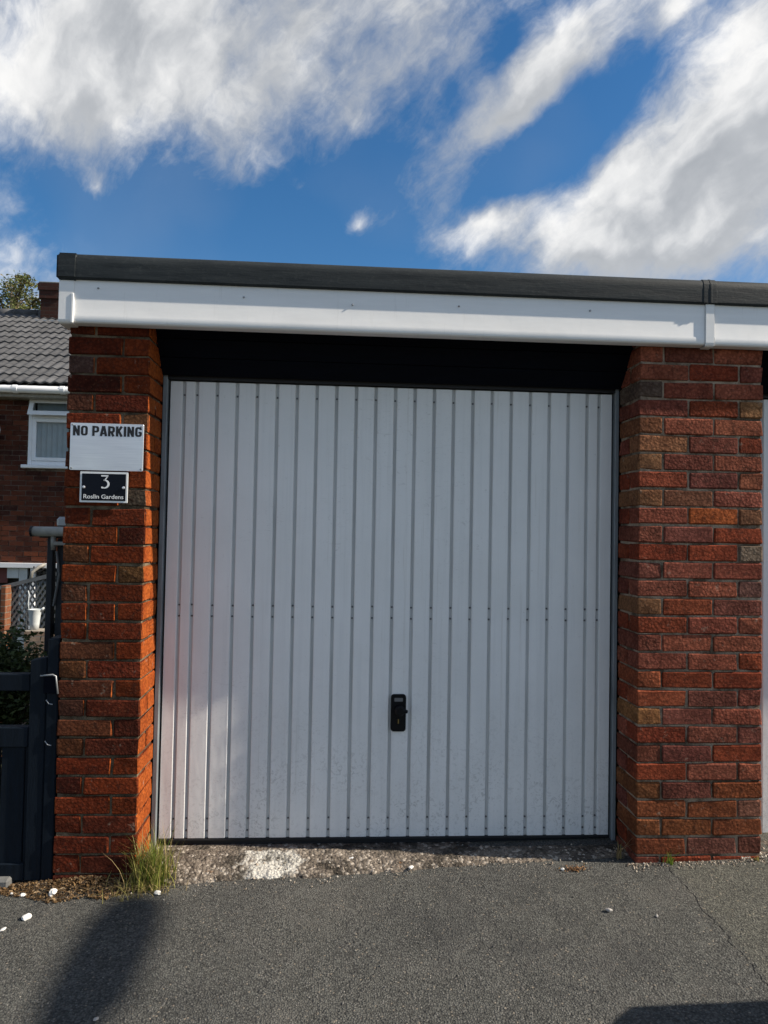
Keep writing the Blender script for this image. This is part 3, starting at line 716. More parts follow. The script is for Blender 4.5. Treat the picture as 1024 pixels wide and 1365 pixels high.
bowl = [(cx+hw*(-.02+1.0*math.sin(t)*.98), cz+hh*(.31+.31*math.cos(t))) for t in [R(-8+i*14) for i in range(17)]]
bowl[-1] = (bowl[-1][0]-.001, bowl[-1][1])
stroke(n3, bowl, [.0036+.0046*max(0, math.sin(R(-8+i*14)))**.8+(.003 if i > 14 else 0) for i in range(17)])
sgl(n3.build('number', 'white', pt), PL)
tm = text_mesh('Roslin Gardens', 'street_name', 'white', (x1-x0)*.83, .0175, bold=.006, depth=.0006)
sgl(link('street_name', tm, pt, (x0+(x1-x0)*.085, -.0131, z0+.0155)), PL)
for cx in (x0+.0165, x1-.0165):
    sgl(MB().tube([(cx, -.0125, z0+.062), (cx, -.0165, z0+.062), (cx, -.0178, z0+.062)], [.0062, .0055, .003], 12).build('screw_cap', 'alu', pt), PL)

# ------------------------------------------------------------------ gate and gate post on the left
gy = .012
gt = thing('garden_gate', 'dark navy painted timber gate with open top light and vertical boards', 'gate', (-.5, gy, -.05))
GL = Vector(gt.location)
def gp(name, x0, x1, z0, z1, y0, y1, mat='navy', bev=.004):
    return sgl(MB().box(x0, x1, y0, y1, z0, z1).build(name, mat, gt, bevel=bev), GL)
zt = lambda y: at(40, y, Y=gy).z
sx0, sx1 = -.118, -.053
st = MB().add([(sx0, gy, -.03), (sx1, gy, -.03), (sx1, gy+.05, -.03), (sx0, gy+.05, -.03), (sx0, gy, zt(880)), (sx1, gy, zt(876)), (sx1, gy+.05, zt(876)), (sx0, gy+.05, zt(880))],
              [(0, 3, 2, 1), (4, 5, 6, 7), (0, 1, 5, 4), (1, 2, 6, 5), (2, 3, 7, 6), (3, 0, 4, 7)])
sgl(st.build('stile', 'navy', gt, bevel=.004), GL)
gp('stile', -.98, -.91, -.03, zt(880), gy, gy+.05)
gp('top_rail', -.908, sx0-.002, zt(922), zt(899), gy+.005, gy+.045)
gp('middle_rail', -.908, sx0-.002, zt(997), zt(970), gy+.003, gy+.047)
gp('bottom_rail', -.908, sx0-.002, -.032, zt(1152), gy+.003, gy+.047)
bx = sx0-.014
for i in range(8):
    gp('board', bx-.094, bx-.002, zt(1154), zt(996), gy+.012, gy+.030, bev=.003); bx -= .0985
gp('board', sx0-.014, sx0-.001, zt(1154), zt(996), gy+.016, gy+.028, bev=.001)
# latch
lz = zt(912)
gp('latch_plate', -.060, -.006, lz-.035, lz+.035, gy-.012, gy-.001, 'header', .002)
la = sgl(MB().tube([(-.072, gy-.012, lz+.036), (-.022, gy-.016, lz+.042), (-.010, gy-.016, lz+.036), (.000, gy-.016, lz-.035)], .0035, 8).build('latch_bar', 'galv', gt, smooth=True), GL)
for a in (.075, .24):
    sgl(MB().tube([(-.05, gy-.004, lz-a+.012), (-.038, gy-.006, lz-a-.002), (-.024, gy-.004, lz-a-.006)], .0022, 6).build('wire_hook', 'galv', gt), GL)
gpo = MB().box(-.0505, -.0035, gy-.004, gy+.09, -.20, at(75, 851, Y=gy).z).build('gate_post', 'navy', bevel=.005)
tag(gpo, 'dark navy timber gate post standing against the left brick pier', 'post')
gp2 = MB().box(-1.06, -.985, gy-.004, gy+.09, -.20, at(75, 851, Y=gy).z).build('gate_post', 'navy', bevel=.005)
tag(gp2, 'dark navy timber gate post at the free end of the gate, away from the garage', 'post')
o = MB().box(-.9, -.165, -.018, .30, -.30, -.012).build('gate_step', 'slab', bevel=.008)
tag(o, 'grey concrete step slab under the navy gate', 'step')

# ------------------------------------------------------------------ lean-to store beside the garage
ly = 2.6
lt = thing('lean_to', 'dark timber lean-to frame with pale gutter behind the gate', 'lean-to', (-.30, ly, -.9))
LL = Vector(lt.location)
p0, p1 = at(63, 720, Y=ly), at(71, 720, Y=ly)
ztop = at(60, 717, Y=ly).z
sgl(MB().box(p0.x, p1.x, ly, ly+.07, -1.3, ztop).build('post', 'darkwood', lt, bevel=.004), LL)
p2, p3 = at(75.5, 720, Y=ly), at(87, 720, Y=ly)
sgl(MB().box(p2.x, p3.x, ly+.012, ly+.082, -1.3, ztop-.002).build('post', 'darkwood', lt, bevel=.004), LL)
sgl(MB().box(p0.x-.06, -.005, ly-.006, ly+.10, ztop, ztop+.05).build('beam', 'darkwood', lt, bevel=.004), LL)
for zz in (.60, .28):
    sgl(MB().box(p0.x+.01, -.005, ly+.09, ly+.12, zz-.045, zz+.045).build('cross_rail', 'darkwood', lt, bevel=.003), LL)
zg = at(60, 708.5, Y=ly-.04).z; xg0 = at(44, 708, Y=ly-.04).x
gt_ = sgl(MB().tube([(xg0, ly-.045, zg), (-.012, ly-.045, zg+.006)], .037, 14).build('gutter', 'dirtyupvc', lt, smooth=True), LL)
sgl(MB().tube([(xg0-.012, ly-.045, zg), (xg0+.004, ly-.045, zg)], .041, 14).build('gutter_end_cap', 'rubber', lt), LL)
sgl(MB().tube([(p1.x+.012, ly-.03, zg-.03), (p1.x+.014, ly-.02, zg-.14)], .020, 10).build('downpipe', 'dirtyupvc', lt, smooth=True), LL)
sgl(MB().box(at(75, 720, Y=ly).x, -.012, ly-.05, ly-.02, zg-.105, zg-.075).build('bracket', 'dirtyupvc', lt, bevel=.004), LL)
rfl = MB().add([(-.62, ly-.08, zg+.02), (-.02, ly-.08, zg+.05), (-.02, ly+1.6, zg+.30), (-.62, ly+1.6, zg+.27)], [(0, 1, 2, 3)])
fl = at(82, 692, Y=ly)
sgl(MB().box(fl.x-.03, -.008, ly-.03, ly+.05, zg+.03, zg+.115).build('flashing', 'galv', lt, bevel=.02), LL)
sgl(MB().tube([(p1.x+.03, ly-.005, ztop-.10), (p1.x+.055, ly-.005, ztop-.28), (p1.x+.02, ly-.005, ztop-.52)], .010, 8).build('hanging_strap', 'greywood', lt), LL)

# ------------------------------------------------------------------ house behind
HY = 8.2
hs_ = thing('brick_house', 'dark red brick house with white window and grey tiled roof behind the garage', 'house', (-4, HY, -1.4))
HL = Vector(hs_.location)
def hp(o): o.location = Vector(o.location)-HL; return o
zE = at(45, 531, Y=HY).z                                    # top of the wall under the eaves
HX0, HX1 = -9.5, .6
wx0, wz0, wz1 = at(38, 580, Y=HY).x, at(60, 620, Y=HY).z, at(60, 533, Y=HY).z
wx1 = wx0+1.25
gx0, gz1 = at(-40, 752, Y=HY).x, at(30, 752, Y=HY).z           # ground-floor opening
gx1 = gx0+2.4; gz0 = gz1-2.05
def holes(x, z): return (wx0-.01 < x < wx1+.01 and wz0-.01 < z < wz1+.5) or (gx0 < x < gx1 and gz0-.1 < z < gz1)
mb = MB()
for (a, b_, c, d) in ((HX0, gx0, -1.5, zE), (gx0, wx0, gz1, zE), (wx0, wx1, gz1, wz0), (wx1, HX1, gz1, zE), (gx1, HX1, -1.5, gz1)):
    mb.box(a, b_, HY+.008, HY+.25, c, d)
hp(mb.build('wall', 'house_mortar', hs_))
mb = MB(); r2 = random.Random(3)
nrow = int((zE+1.5)/PC)
for i in range(nrow):
    z0_ = -1.5+i*PC+.004; x = HX0+(.1125 if i % 2 else 0)
    while x < HX1-.23:
        czm = z0_+.035; segs = [(x+.004, x+.217)]
        for hx0_, hx1_, hz0_, hz1_ in ((wx0-.01, wx1+.01, wz0-.06, wz1+.5), (gx0, gx1, gz0-.1, gz1)):
            if hz0_ < czm < hz1_:
                segs = [t_ for a_, e_ in segs for t_ in ((a_, min(e_, hx0_)), (max(a_, hx1_), e_)) if t_[1]-t_[0] > .02]
        for a_, e_ in segs:
            y = HY+r2.uniform(-.003, .003); tn = min(1, max(0, r2.gauss(.38, .26)))
            if -6.5 < x < -1.0: mb.box(a_, e_, y, HY+.05, z0_, z0_+PC-.009, tn)
            else: mb.add([(a_, y, z0_), (e_, y, z0_), (e_, y, z0_+PC-.009), (a_, y, z0_+PC-.009)], [(0, 1, 2, 3)], tn)
        x += .225
tag(hp(mb.build('wall_bricks', 'house_brick', hs_)), kind='stuff')
# window with top light, blinds and sill
wn = hp(MB().box(wx0, wx1, HY+.105, HY+.125, wz0, wz1+.06).build('window', 'room', hs_))
def wpart(name, a, b_, c, d, y0, y1, mat='upvc', bev=.006):
    return MB().box(a, b_, y0, y1, c, d).build(name, mat, wn, bevel=bev) if True else None
def wp(*a, **k): return wpart(*a, **k)
ws = 89/(wz1-wz0)                                             # pixels per metre of the window
H = wz1-wz0; fw = .062
tl0 = wz1-.235                                                # transom
wp('frame', wx0, wx0+fw, wz0, wz1+.05, HY-.012, HY+.09); wp('frame', wx1-fw, wx1, wz0, wz1+.05, HY-.012, HY+.09)
wp('frame', wx0+fw, wx1-fw, wz1-.008, wz1+.05, HY-.010, HY+.09); wp('frame', wx0+fw, wx1-fw, wz0, wz0+fw, HY-.010, HY+.09); wp('frame', wx0+fw, wx1-fw, tl0-.06, tl0, HY-.010, HY+.09)
# top light standing ajar
tl = MB()
def tilt(x, z, y): d = (wz1-.01-z); return (x, y-d*.42, z)
for a, b_, c, d in ((wx0+.03, wx0+.095, tl0-.02, wz1-.01), (wx1-.095, wx1-.03, tl0-.02, wz1-.01), (wx0+.095, wx1-.095, tl0-.02, tl0+.045), (wx0+.095, wx1-.095, wz1-.06, wz1-.01)):
    vs = [tilt(x, z, y) for z in (c, d) for y in (HY-.045, HY-.005) for x in (a, b_)]
    tl.add(vs, [(0, 1, 3, 2), (4, 6, 7, 5), (0, 4, 5, 1), (2, 3, 7, 6), (0, 2, 6, 4), (1, 5, 7, 3)])
tl.build('top_light_sash', 'upvc', wn)
MB().add([tilt(wx0+.09, tl0+.04, HY-.025), tilt(wx1-.09, tl0+.04, HY-.025), tilt(wx1-.09, wz1-.055, HY-.025), tilt(wx0+.09, wz1-.055, HY-.025)], [(0, 1, 2, 3)]).build('pane', 'glass', wn)
ix0, ix1, iz0, iz1 = wx0+fw, wx1-fw, wz0+fw, tl0-.06
for a, b_, c, d in ((ix0, ix0+.055, iz0, iz1), (ix1-.055, ix1, iz0, iz1), (ix0+.055, ix1-.055, iz0, iz0+.055), (ix0+.055, ix1-.055, iz1-.055, iz1)):
    wp('sash', a, b_, c, d, HY-.022, HY+.06)
MB().add([(ix0+.05, HY+.01, iz0+.05), (ix1-.05, HY+.01, iz0+.05), (ix1-.05, HY+.01, iz1-.05), (ix0+.05, HY+.01, iz1-.05)], [(0, 1, 2, 3)]).build('pane', 'glass', wn)
x = ix0+.04
while x < ix1-.04:
    b_ = MB().add([(x, HY+.05, iz0), (x+.088, HY+.085, iz0), (x+.088, HY+.085, wz1), (x, HY+.05, wz1)], [(0, 1, 2, 3)]).build('blind_slat', 'blind', wn); x += .082
wp('sill', wx0-.075, wx1+.075, wz0-.055, wz0-.002, HY-.075, HY+.06, bev=.008)
# ground-floor conservatory front: white frame, grey panel, dark glass
gn = hp(MB().box(gx0, gx1, HY+.20, HY+.23, gz0, gz1).build('garden_room_front', 'room', hs_))
def gpn(name, a, b_, c, d, y0, y1, mat, bev=.004): return MB().box(a, b_, y0, y1, c, d).build(name, mat, gn, bevel=bev)
gpn('head_beam', gx0-.1, gx1+.1, gz1-.055, gz1+.02, HY-.06, HY-.004, 'upvc')
xa, xb_, xc_, xd_ = (at(v_, 760, Y=HY).x for v_ in (9, 25, 36, 62))
gpn('side_panel', xb_, xc_, gz0, gz1-.058, HY+.01, HY+.06, 'bucket')
gpn('side_panel', xa, xb_-.004, gz1-.22, gz1-.058, HY+.01, HY+.05, 'bucket')
gpn('mullion', xc_+.06, xc_+.13, gz0, gz1-.058, HY-.03, HY+.03, 'upvc')
gpn('curtain', gx0+.1, xa-.02, gz1-.30, gz1-.07, HY+.08, HY+.10, 'redroom')
gpn('pane', xc_+.14, gx1-.05, gz0, gz1-.06, HY+.03, HY+.04, 'glass', 0)
hp(MB().tube([(at(41, 764, Y=HY-.15).x, HY-.15, at(41, 775, Y=HY-.15).z), (at(43, 760, Y=HY-.15).x, HY-.15, at(43, 762, Y=HY-.15).z), (at(52, 754, Y=HY-.1).x, HY-.1, at(52, 756, Y=HY-.1).z), (at(60, 752, Y=HY-.06).x, HY-.06, at(60, 752, Y=HY-.06).z)], .026, 10).build('downpipe', 'dirtyupvc', hs_, smooth=True))
cb = [at(48+7*math.cos(t)+4, 754+8*math.sin(t), Y=HY-.08) for t in [R(20+i*17) for i in range(10)]]
hp(MB().tube(cb, .011, 6).build('cable', 'rubber', hs_, smooth=True))
# satellite dish at the frame's edge
dc = at(-3, 572, Y=HY-.35)
dish = MB(); n = 18; vs = [(0, .05, 0)]
for rr, dy in ((.12, .042), (.24, .02), (.33, -.015)):
    vs += [(rr*math.cos(2*math.pi*j/n)*.9, dy, rr*math.sin(2*math.pi*j/n)) for j in range(n)]
fs = [(0, 1+j, 1+(j+1) % n) for j in range(n)]+[(1+k_*n+j, 1+k_*n+(j+1) % n, 1+(k_+1)*n+(j+1) % n, 1+(k_+1)*n+j) for k_ in range(2) for j in range(n)]
dish.add(vs, fs)
do = hp(dish.build('satellite_dish', 'white', hs_, smooth=True)); do.location = dc-Vector((.29, 0, 0))-HL; do.rotation_euler = (0, 0, R(25))
mo = do.modifiers.new('thick', 'SOLIDIFY'); mo.thickness = .012
MB().tube([(0, .05, 0), (0, .36, -.05)], .02, 8).build('dish_arm', 'galv', do)
# eaves: soffit board and gutter
ze0, ze1 = at(45, 530, Y=HY-.22).z, at(45, 522, Y=HY-.22).z
hp(MB().box(HX0-.1, HX1+.1, HY-.24, HY+.04, ze0, ze1+.03).build('eaves_board', 'dirtyupvc', hs_, bevel=.01))
zgut = at(45, 519, Y=HY-.31).z
hp(MB().tube([(HX0-.1, HY-.31, zgut), (HX1+.1, HY-.31, zgut)], .058, 14).build('gutter', 'upvc', hs_, smooth=True))
for px in (21, 84, -60):
    xx = at(px, 519, Y=HY-.31).x; hp(MB().tube([(xx-.035, HY-.31, zgut), (xx+.035, HY-.31, zgut)], .066, 14).build('gutter_joint', 'upvc', hs_))
# roof with separate interlocking tiles
PT = R(30); RY0, RZ0 = HY-.30, zgut+.07; rows, gauge = 12, .36; TW = .30
rd = Vector((0, math.cos(PT), math.sin(PT))); rn = Vector((0, -math.sin(PT), math.cos(PT)))
rl = rows*gauge; rtop = Vector((0, RY0, RZ0))+rd*rl
ed = [(RY0, RZ0-.03), (rtop.y, rtop.z-.03), (rtop.y+rl*math.cos(PT), RZ0-.03), (HY+.2, RZ0-.10)]
rf = hp(MB().prism_x(ed, HX0-.1, HX1+.1).build('roof', 'tile', hs_))
prof = [(TW*i/12-.0, .010+.026*(.5-.5*math.cos(4*math.pi*i/12))) for i in range(13)]
def tile_geo(mb, ox, o):
    vs = []
    for s, lift in ((0, .022), (gauge*1.12, .0)):
        for x, h in prof: vs.append(Vector((ox+x, 0, 0))+o+rd*s+rn*(h+lift))
    for x, h in prof: vs.append(Vector((ox+x, 0, 0))+o+rn*(h+.022-.024))
    fs = [(i, i+1, 14+i, 13+i) for i in range(12)]+[(26+i, 27+i, i+1, i) for i in range(12)]
    mb.add(vs, fs)
t0 = MB(); tile_geo(t0, 0, Vector((0, 0, 0))); tme = t0.mesh('roof_tile', 'tile'); smooth_by_angle(tme, .7)
rest = MB()
for r_ in range(rows):
    base = Vector((0, RY0-.03, RZ0))+rd*(r_*gauge)
    x = HX0-.1-(TW/2 if r_ % 2 else 0)
    while x < HX1:
        if -6.3 < x < -2.6:
            o = link('roof_tile', tme, rf, Vector((x, base.y, base.z))+Vector((0, rnd.uniform(-.006, .006), rnd.uniform(-.004, .004)))); o.rotation_euler = (rnd.uniform(-.008, .008), rnd.uniform(-.008, .008), 0)
        else: tile_geo(rest, x, base)
        x += TW
o = rest.build('roof_tiles_beyond', 'tile', rf); tag(o, kind='stuff'); smooth_by_angle(o.data, .7)
x = HX0-.1
while x < HX1:
    if -7 < x < -2 or True:
        link('ridge_tile', bpy.data.meshes.get('ridge_tile') or MB().tube([(0, 0, 0), (.44, 0, 0)], .12, 12).mesh('ridge_tile', 'tile', True), rf, (x, rtop.y, rtop.z+.0))
    x += .45
# chimney
cy = rtop.y-.35; c0, c1 = at(52.5, 400, Y=cy).x, at(80, 400, Y=cy).x; cz1 = at(65, 378, Y=cy).z
ch = MB().box(c0+.03, c1-.03, cy, cy+.6, rtop.z-.6, cz1-.30).build('chimney', 'soot_brick', rf)
ch2 = MB().box(c0, c1, cy-.03, cy+.63, cz1-.302, cz1-.14).build('chimney_course', 'soot_brick', ch)
MB().box(c0-.02, c1+.02, cy-.05, cy+.65, cz1-.141, cz1-.005).build('chimney_cap', 'soot_brick', ch)
MB().box(c0-.01, c1+.01, cy-.04, cy+.64, cz1-.006, cz1+.03).build('chimney_flaunching', 'slab', ch, bevel=.012)
MB().box(c0-.05, c1+.06, cy-.16, cy-.004, rtop.z-.33, rtop.z-.22).build('lead_flashing', 'galv', ch, bevel=.01)

# ------------------------------------------------------------------ garden pieces beyond the gate
TY = 6.15
tr = thing('trellis_fence', 'grey diamond lattice trellis panel in the sunken garden behind the gate', 'fence', (-2.9, TY, -.2))
TL = Vector(tr.location)
ta, tb = at(4, 780, Y=TY), at(64, 768, Y=TY+.0)
tz1 = at(10, 783, Y=TY).z; tz1b = at(62, 770, Y=TY).z; tz0 = at(12, 842, Y=TY).z
tx0, tx1 = at(8, 800, Y=TY).x, at(64, 800, Y=TY).x+.25
def topz(x): return tz1+(tz1b-tz1)*(x-tx0)/(at(62, 770, Y=TY).x-tx0)
for sgn in (1, -1):
    c = tx0-1.2
    while c < tx1+1.2:
        # slat along direction (sgn*.6, .8), clipped to the panel
        pts = []
        for k_ in range(0, 61):
            z = tz0+(tz1b-tz0)*k_/60; x = c+sgn*(z-tz0)*.62
            if tx0 <= x <= tx1 and z <= topz(x): pts.append((x, z))
        if len(pts) > 3:
            (xa_, za_), (xb2, zb2) = pts[0], pts[-1]; h = .0125; y = TY+(0 if sgn > 0 else .009)
            o = MB().add([(xa_-h, y, za_), (xa_+h, y, za_), (xb2+h, y, zb2), (xb2-h, y, zb2), (xa_-h, y+.008, za_), (xa_+h, y+.008, za_), (xb2+h, y+.008, zb2), (xb2-h, y+.008, zb2)],
                         [(0, 1, 2, 3), (7, 6, 5, 4), (0, 4, 5, 1), (1, 5, 6, 2), (2, 6, 7, 3), (3, 7, 4, 0)]).build('slat', 'lattice', tr); o.location = -TL
        c += .062
o = MB().add([(tx0-.1, TY-.02, topz(tx0-.1)-.01), (tx1, TY-.02, topz(tx1)-.01), (tx1, TY-.02, topz(tx1)+.04), (tx0-.1, TY-.02, topz(tx0-.1)+.04)] +
             [(tx0-.1, TY+.03, topz(tx0-.1)-.01), (tx1, TY+.03, topz(tx1)-.01), (tx1, TY+.03, topz(tx1)+.04), (tx0-.1, TY+.03, topz(tx0-.1)+.04)],
             [(0, 1, 2, 3), (7, 6, 5, 4), (0, 4, 5, 1), (1, 5, 6, 2), (2, 6, 7, 3), (3, 7, 4, 0)]).build('top_rail', 'lattice', tr); o.location = -TL
o = MB().box(tx0, tx1, TY-.02, TY+.03, tz0-.05, tz0+.01).build('bottom_rail', 'lattice', tr); o.location = -TL
for x in (tx0-.02, tx1-.03): o = MB().box(x, x+.05, TY-.01, TY+.04, -1.45, topz(x)-.012).build('post', 'lattice', tr); o.location = -TL
# low walls
pa, pb = at(2, 790, Y=TY-.15), at(10, 790, Y=TY-.15)
o = MB().box(pa.x-.01, pb.x-.02, TY-.15, TY+.06, -1.5, at(6, 781, Y=TY-.15).z).build('garden_pillar', 'redpillar', bevel=.005); tag(o, 'slim orange brick pillar at the end of the lattice trellis', 'pillar')
WYY = 5.35
wa, wb = at(34, 850, Y=WYY), at(66, 850, Y=WYY)
o = MB().box(wa.x-.02, wb.x+.35, WYY, WYY+.22, -1.5, at(45, 841, Y=WYY).z).build('low_garden_wall', 'palebrick', bevel=.006); tag(o, 'low pale brick garden wall below the lattice trellis', 'wall')
# pale watering pot standing on the low wall
bk = thing('watering_pot', 'pale enamel pot with thin upright handle standing before the lattice trellis', 'pot', (0, 0, 0))
bc = at(46, 832, Y=WYY+.10); bk.location = (bc.x, WYY+.10, at(45, 841, Y=WYY).z)
hgt = at(46, 812, Y=WYY+.1).z-bk.location.z; rr = abs(at(55, 815, Y=WYY+.1).x-at(37, 815, Y=WYY+.1).x)/2
b_ = MB(); n = 20
prof_ = [(rr*.62, 0), (rr*.70, hgt*.3), (rr*.82, hgt*.7), (rr*.95, hgt*.97), (rr*1.0, hgt), (rr*.93, hgt*.985), (rr*.72, hgt*.5), (rr*.58, .02)]
vs = [(r_*math.cos(2*math.pi*j/n), r_*math.sin(2*math.pi*j/n), z) for r_, z in prof_ for j in range(n)]
fs = [(i*n+j, i*n+(j+1) % n, (i+1)*n+(j+1) % n, (i+1)*n+j) for i in range(len(prof_)-1) for j in range(n)]+[tuple(range(n-1, -1, -1)), tuple((len(prof_)-1)*n+j for j in range(n))]
b_.add(vs, fs).build('pot_body', 'bucket', bk, smooth=True)
MB().tube([(rr*.9, 0, hgt*.95), (rr*1.35, 0, hgt*1.08)], [rr*.28, rr*.12], 8).build('spout', 'bucket', bk, smooth=True)
MB().tube([(-rr*.9, 0, hgt*.96), (-rr*1.05, 0, hgt*1.25), (-rr*.95, 0, hgt*1.7), (-rr*1.1, 0, hgt*1.9)], .007, 6).build('handle', 'bucket', bk, smooth=True)

# ------------------------------------------------------------------ foliage
def leaf_cloud(mb, n, centre, rad, size, rg, tone=(.0, 1.0), shell=.55, up=.3):
    for _ in range(n):
        d = Vector((rg.gauss(0, 1), rg.gauss(0, 1), rg.gauss(0, 1))).normalized()
        p = Vector(centre)+Vector((d.x*rad[0], d.y*rad[1], d.z*rad[2]))*(shell+(1-shell)*rg.random())**1.0*rg.uniform(.75, 1.05)
        a = Vector((rg.gauss(0, 1), rg.gauss(0, 1), rg.gauss(0, .6))).normalized(); b2 = a.orthogonal().normalized(); b2 = Matrix.Rotation(rg.uniform(0, 6.28), 3, a) @ b2
        L = size*rg.uniform(.6, 1.3); wd = L*.42
        mb.add([p, p+a*L*.5+b2*wd*.5, p+a*L, p+a*L*.5-b2*wd*.5], [(0, 1, 2, 3)], min(1, max(0, rg.uniform(*tone))))
rg = random.Random(11)
TR = Vector(at(14, 420, Y=17)); tree = thing('broadleaf_tree', 'leafy olive-green tree rising behind the house roof', 'tree', (TR.x, 17, -1.4)); TB = Vector(tree.location)
tk = MB(); tk.tube([(0, 0, -.2), (.05, 0, 2.5), (-.05, .1, 5), (.05, .1, 7.2)], [.24, .2, .14, .05], 10)
ttop = at(20, 356, Y=17).z+1.4
lv = MB()
for i in range(46):
    a = rg.uniform(0, 6.28); h = rg.uniform(4.0, ttop-.35); R_ = (1.9 if h < ttop-1.6 else 1.9-.95*(h-ttop+1.6)/1.3)*rg.uniform(.25, 1.0)
    c = Vector((R_*math.cos(a), R_*math.sin(a), h))
    tk.tube([(0, .05, h-1.1), tuple(c*.5+Vector((0, 0, (h-1.1)*.25+h*.25))), tuple(c)], [.05, .03, .012], 5)
    s = rg.uniform(.3, .55)
    leaf_cloud(lv, 230, c, (s, s, s*.75), .105, rg, (.0, 1.0), .35)
tk.build('trunk', 'bark', tree); lv.build('crown', 'leaf', tree)
# garden shrubs behind the gate
for i, (px, py, Y, s, lab) in enumerate(((-6, 930, 2.2, (.42, .40, .62), 'tall dark shrub pressed close behind the navy gate'), (4, 905, 3.6, (.40, .40, .36), 'dark clipped shrub in shade just beyond the gate top'), (-22, 880, 4.9, (.50, .3, .30), 'sprawling dark shrub below the lattice trellis'))):
    c = at(px, py, Y=Y); sb = thing('garden_shrub', lab, 'shrub', (c.x, Y, gz(c.x, Y)), 'garden shrubs behind the gate'); base = Vector(sb.location)
    lv = MB(); leaf_cloud(lv, (5200, 3000, 3000, 900)[i], c-base, s, .055, rg, (0, 1), .3); lv.build('foliage', 'shrub', sb)
    sk = MB()
    for k_ in range(7): a = rg.uniform(0, 6.28); sk.tube([(0, 0, -.05), (s[0]*.3*math.cos(a), s[1]*.3*math.sin(a), (c.z-base.z)*.6), (s[0]*.6*math.cos(a), s[1]*.6*math.sin(a), c.z-base.z)], [.02, .012, .005], 5)
    sk.build('stems', 'bark', sb)

def blade(mb, p, dirv, h, wd, bend, tone, seg=4):
    side = Vector((-dirv.y, dirv.x, 0)).normalized()
    vs = []
    for i in range(seg+1):
        t = i/seg; q = p+Vector((0, 0, h*t*(1-.35*bend*t)))+dirv*(h*bend*t*t)
        ww = wd*(1-t)**.7*.5
        vs += [q-side*ww, q+side*ww]
    mb.add(vs, [(2*i, 2*i+1, 2*i+3, 2*i+2) for i in range(seg)], tone)
# tuft of grass at the foot of the left pier
tf = MB()
for i in range(760):
    a = rg.uniform(0, 6.28); rr = abs(rg.gauss(0, 1))
    x = .395+.034*rg.gauss(0, 1); y = -.020+.030*rg.gauss(0, 1)
    if y > -.002 and x < .335: continue
    d = Vector((math.cos(a)*.9+.15, math.sin(a)*.8-.15, 0)).normalized()
    h = rg.uniform(.06, .20) if i % 8 else rg.uniform(.18, .28)
    blade(tf, Vector((x, y, gz(x)-.004)), d, h, rg.uniform(.0025, .0060), rg.uniform(.08, .60), min(1, max(0, rg.gauss(.42, .28)+(.35 if h < .08 else 0))))
for i in range(160):                       # dry skirt
    a = rg.uniform(0, 6.28); x = .36+.06*rg.gauss(0, 1); y = -.08+.035*rg.gauss(0, 1)
    if y > -.003: continue
    blade(tf, Vector((x, y, gz(x)-.003)), Vector((math.cos(a), math.sin(a), 0)), rg.uniform(.03, .08), .003, rg.uniform(.6, 1.6), rg.uniform(.62, 1))
tag(tf.build('grass_tuft', 'grass'), 'tuft of green and straw grass growing at the left pier corner', 'grass tuft')
def weed(px, py, Y, n, hmax, label, tone):
    c = at(px, py, Y=Y); m_ = MB()
    for i in range(n):
        a = rg.uniform(0, 6.28); x = c.x+.010*rg.gauss(0, 1); y = min(Y+.006*rg.gauss(0, 1), -.004 if c.x > XR else 9)
        blade(m_, Vector((x, y, gz(x)-.003)), Vector((math.cos(a), -abs(math.sin(a)), 0)), rg.uniform(.4, 1)*hmax, rg.uniform(.004, .008), rg.uniform(.2, .8), min(1, max(0, rg.gauss(*tone))))
    return tag(m_.build('weed', 'grass'), label, 'weed', 'small weeds at the wall foot')
weed(893, 1140, -.02, 16, .085, 'small green weed sprouting at foot of the wide brick pier', (.25, .15))
weed(826, 1135, .05, 14, .17, 'thin dried weed in the corner of threshold and wide pier', (.9, .1))
weed(1008, 1150, -.02, 12, .05, 'tiny straw-coloured weed at far corner of the wide pier', (.7, .15))
# leaf litter heaped along the foot of the left pier
lt_ = MB()
for i in range(5200):
    x = rg.uniform(-.20, .36); t = rg.random()**1.3
    lim = .125+.03*mnoise.noise((x*9, 0, 0)) - max(0, (-.04-x))*.55 - max(0, x-.26)*.7
    y = -.004-t*max(lim, .02)
    if x < -.005: y += .004
    pz = gz(x)+.030*(1-t)**1.5*max(0, 1-abs(x-.12)/.30)+rg.uniform(0, .008)
    p = Vector((x, y, pz)); a = Vector((rg.gauss(0, 1), rg.gauss(0, 1), rg.gauss(0, .45))).normalized(); b2 = Vector((-a.y, a.x, rg.gauss(0, .5))).normalized()
    L = rg.uniform(.004, .011) if rg.random() < .85 else rg.uniform(.012, .026); wd = L*rg.uniform(.15, .7)
    lt_.add([p-a*L/2, p+b2*wd/2+Vector((0, 0, .001)), p+a*L/2, p-b2*wd/2], [(0, 1, 2, 3)], min(1, max(0, rg.gauss(.42, .30))))
tag(lt_.build('leaf_litter', 'litter'), 'brown dry leaf litter heaped along the foot of the left pier', 'leaf litter', kind='stuff')
def stone(mb, p, s, rg, tone=None):
    vs = []
    for d in ((1, 0, 0), (-1, 0, 0), (0, 1, 0), (0, -1, 0), (0, 0, 1), (0, 0, -.4)):
        q = Vector(d)*s*rg.uniform(.65, 1.25); q += Vector((rg.gauss(0, 1), rg.gauss(0, 1), rg.gauss(0, .5)))*s*.18; vs.append(p+q)
    mb.add(vs, [(0, 2, 4), (2, 1, 4), (1, 3, 4), (3, 0, 4), (2, 0, 5), (1, 2, 5), (3, 1, 5), (0, 3, 5)], tone)
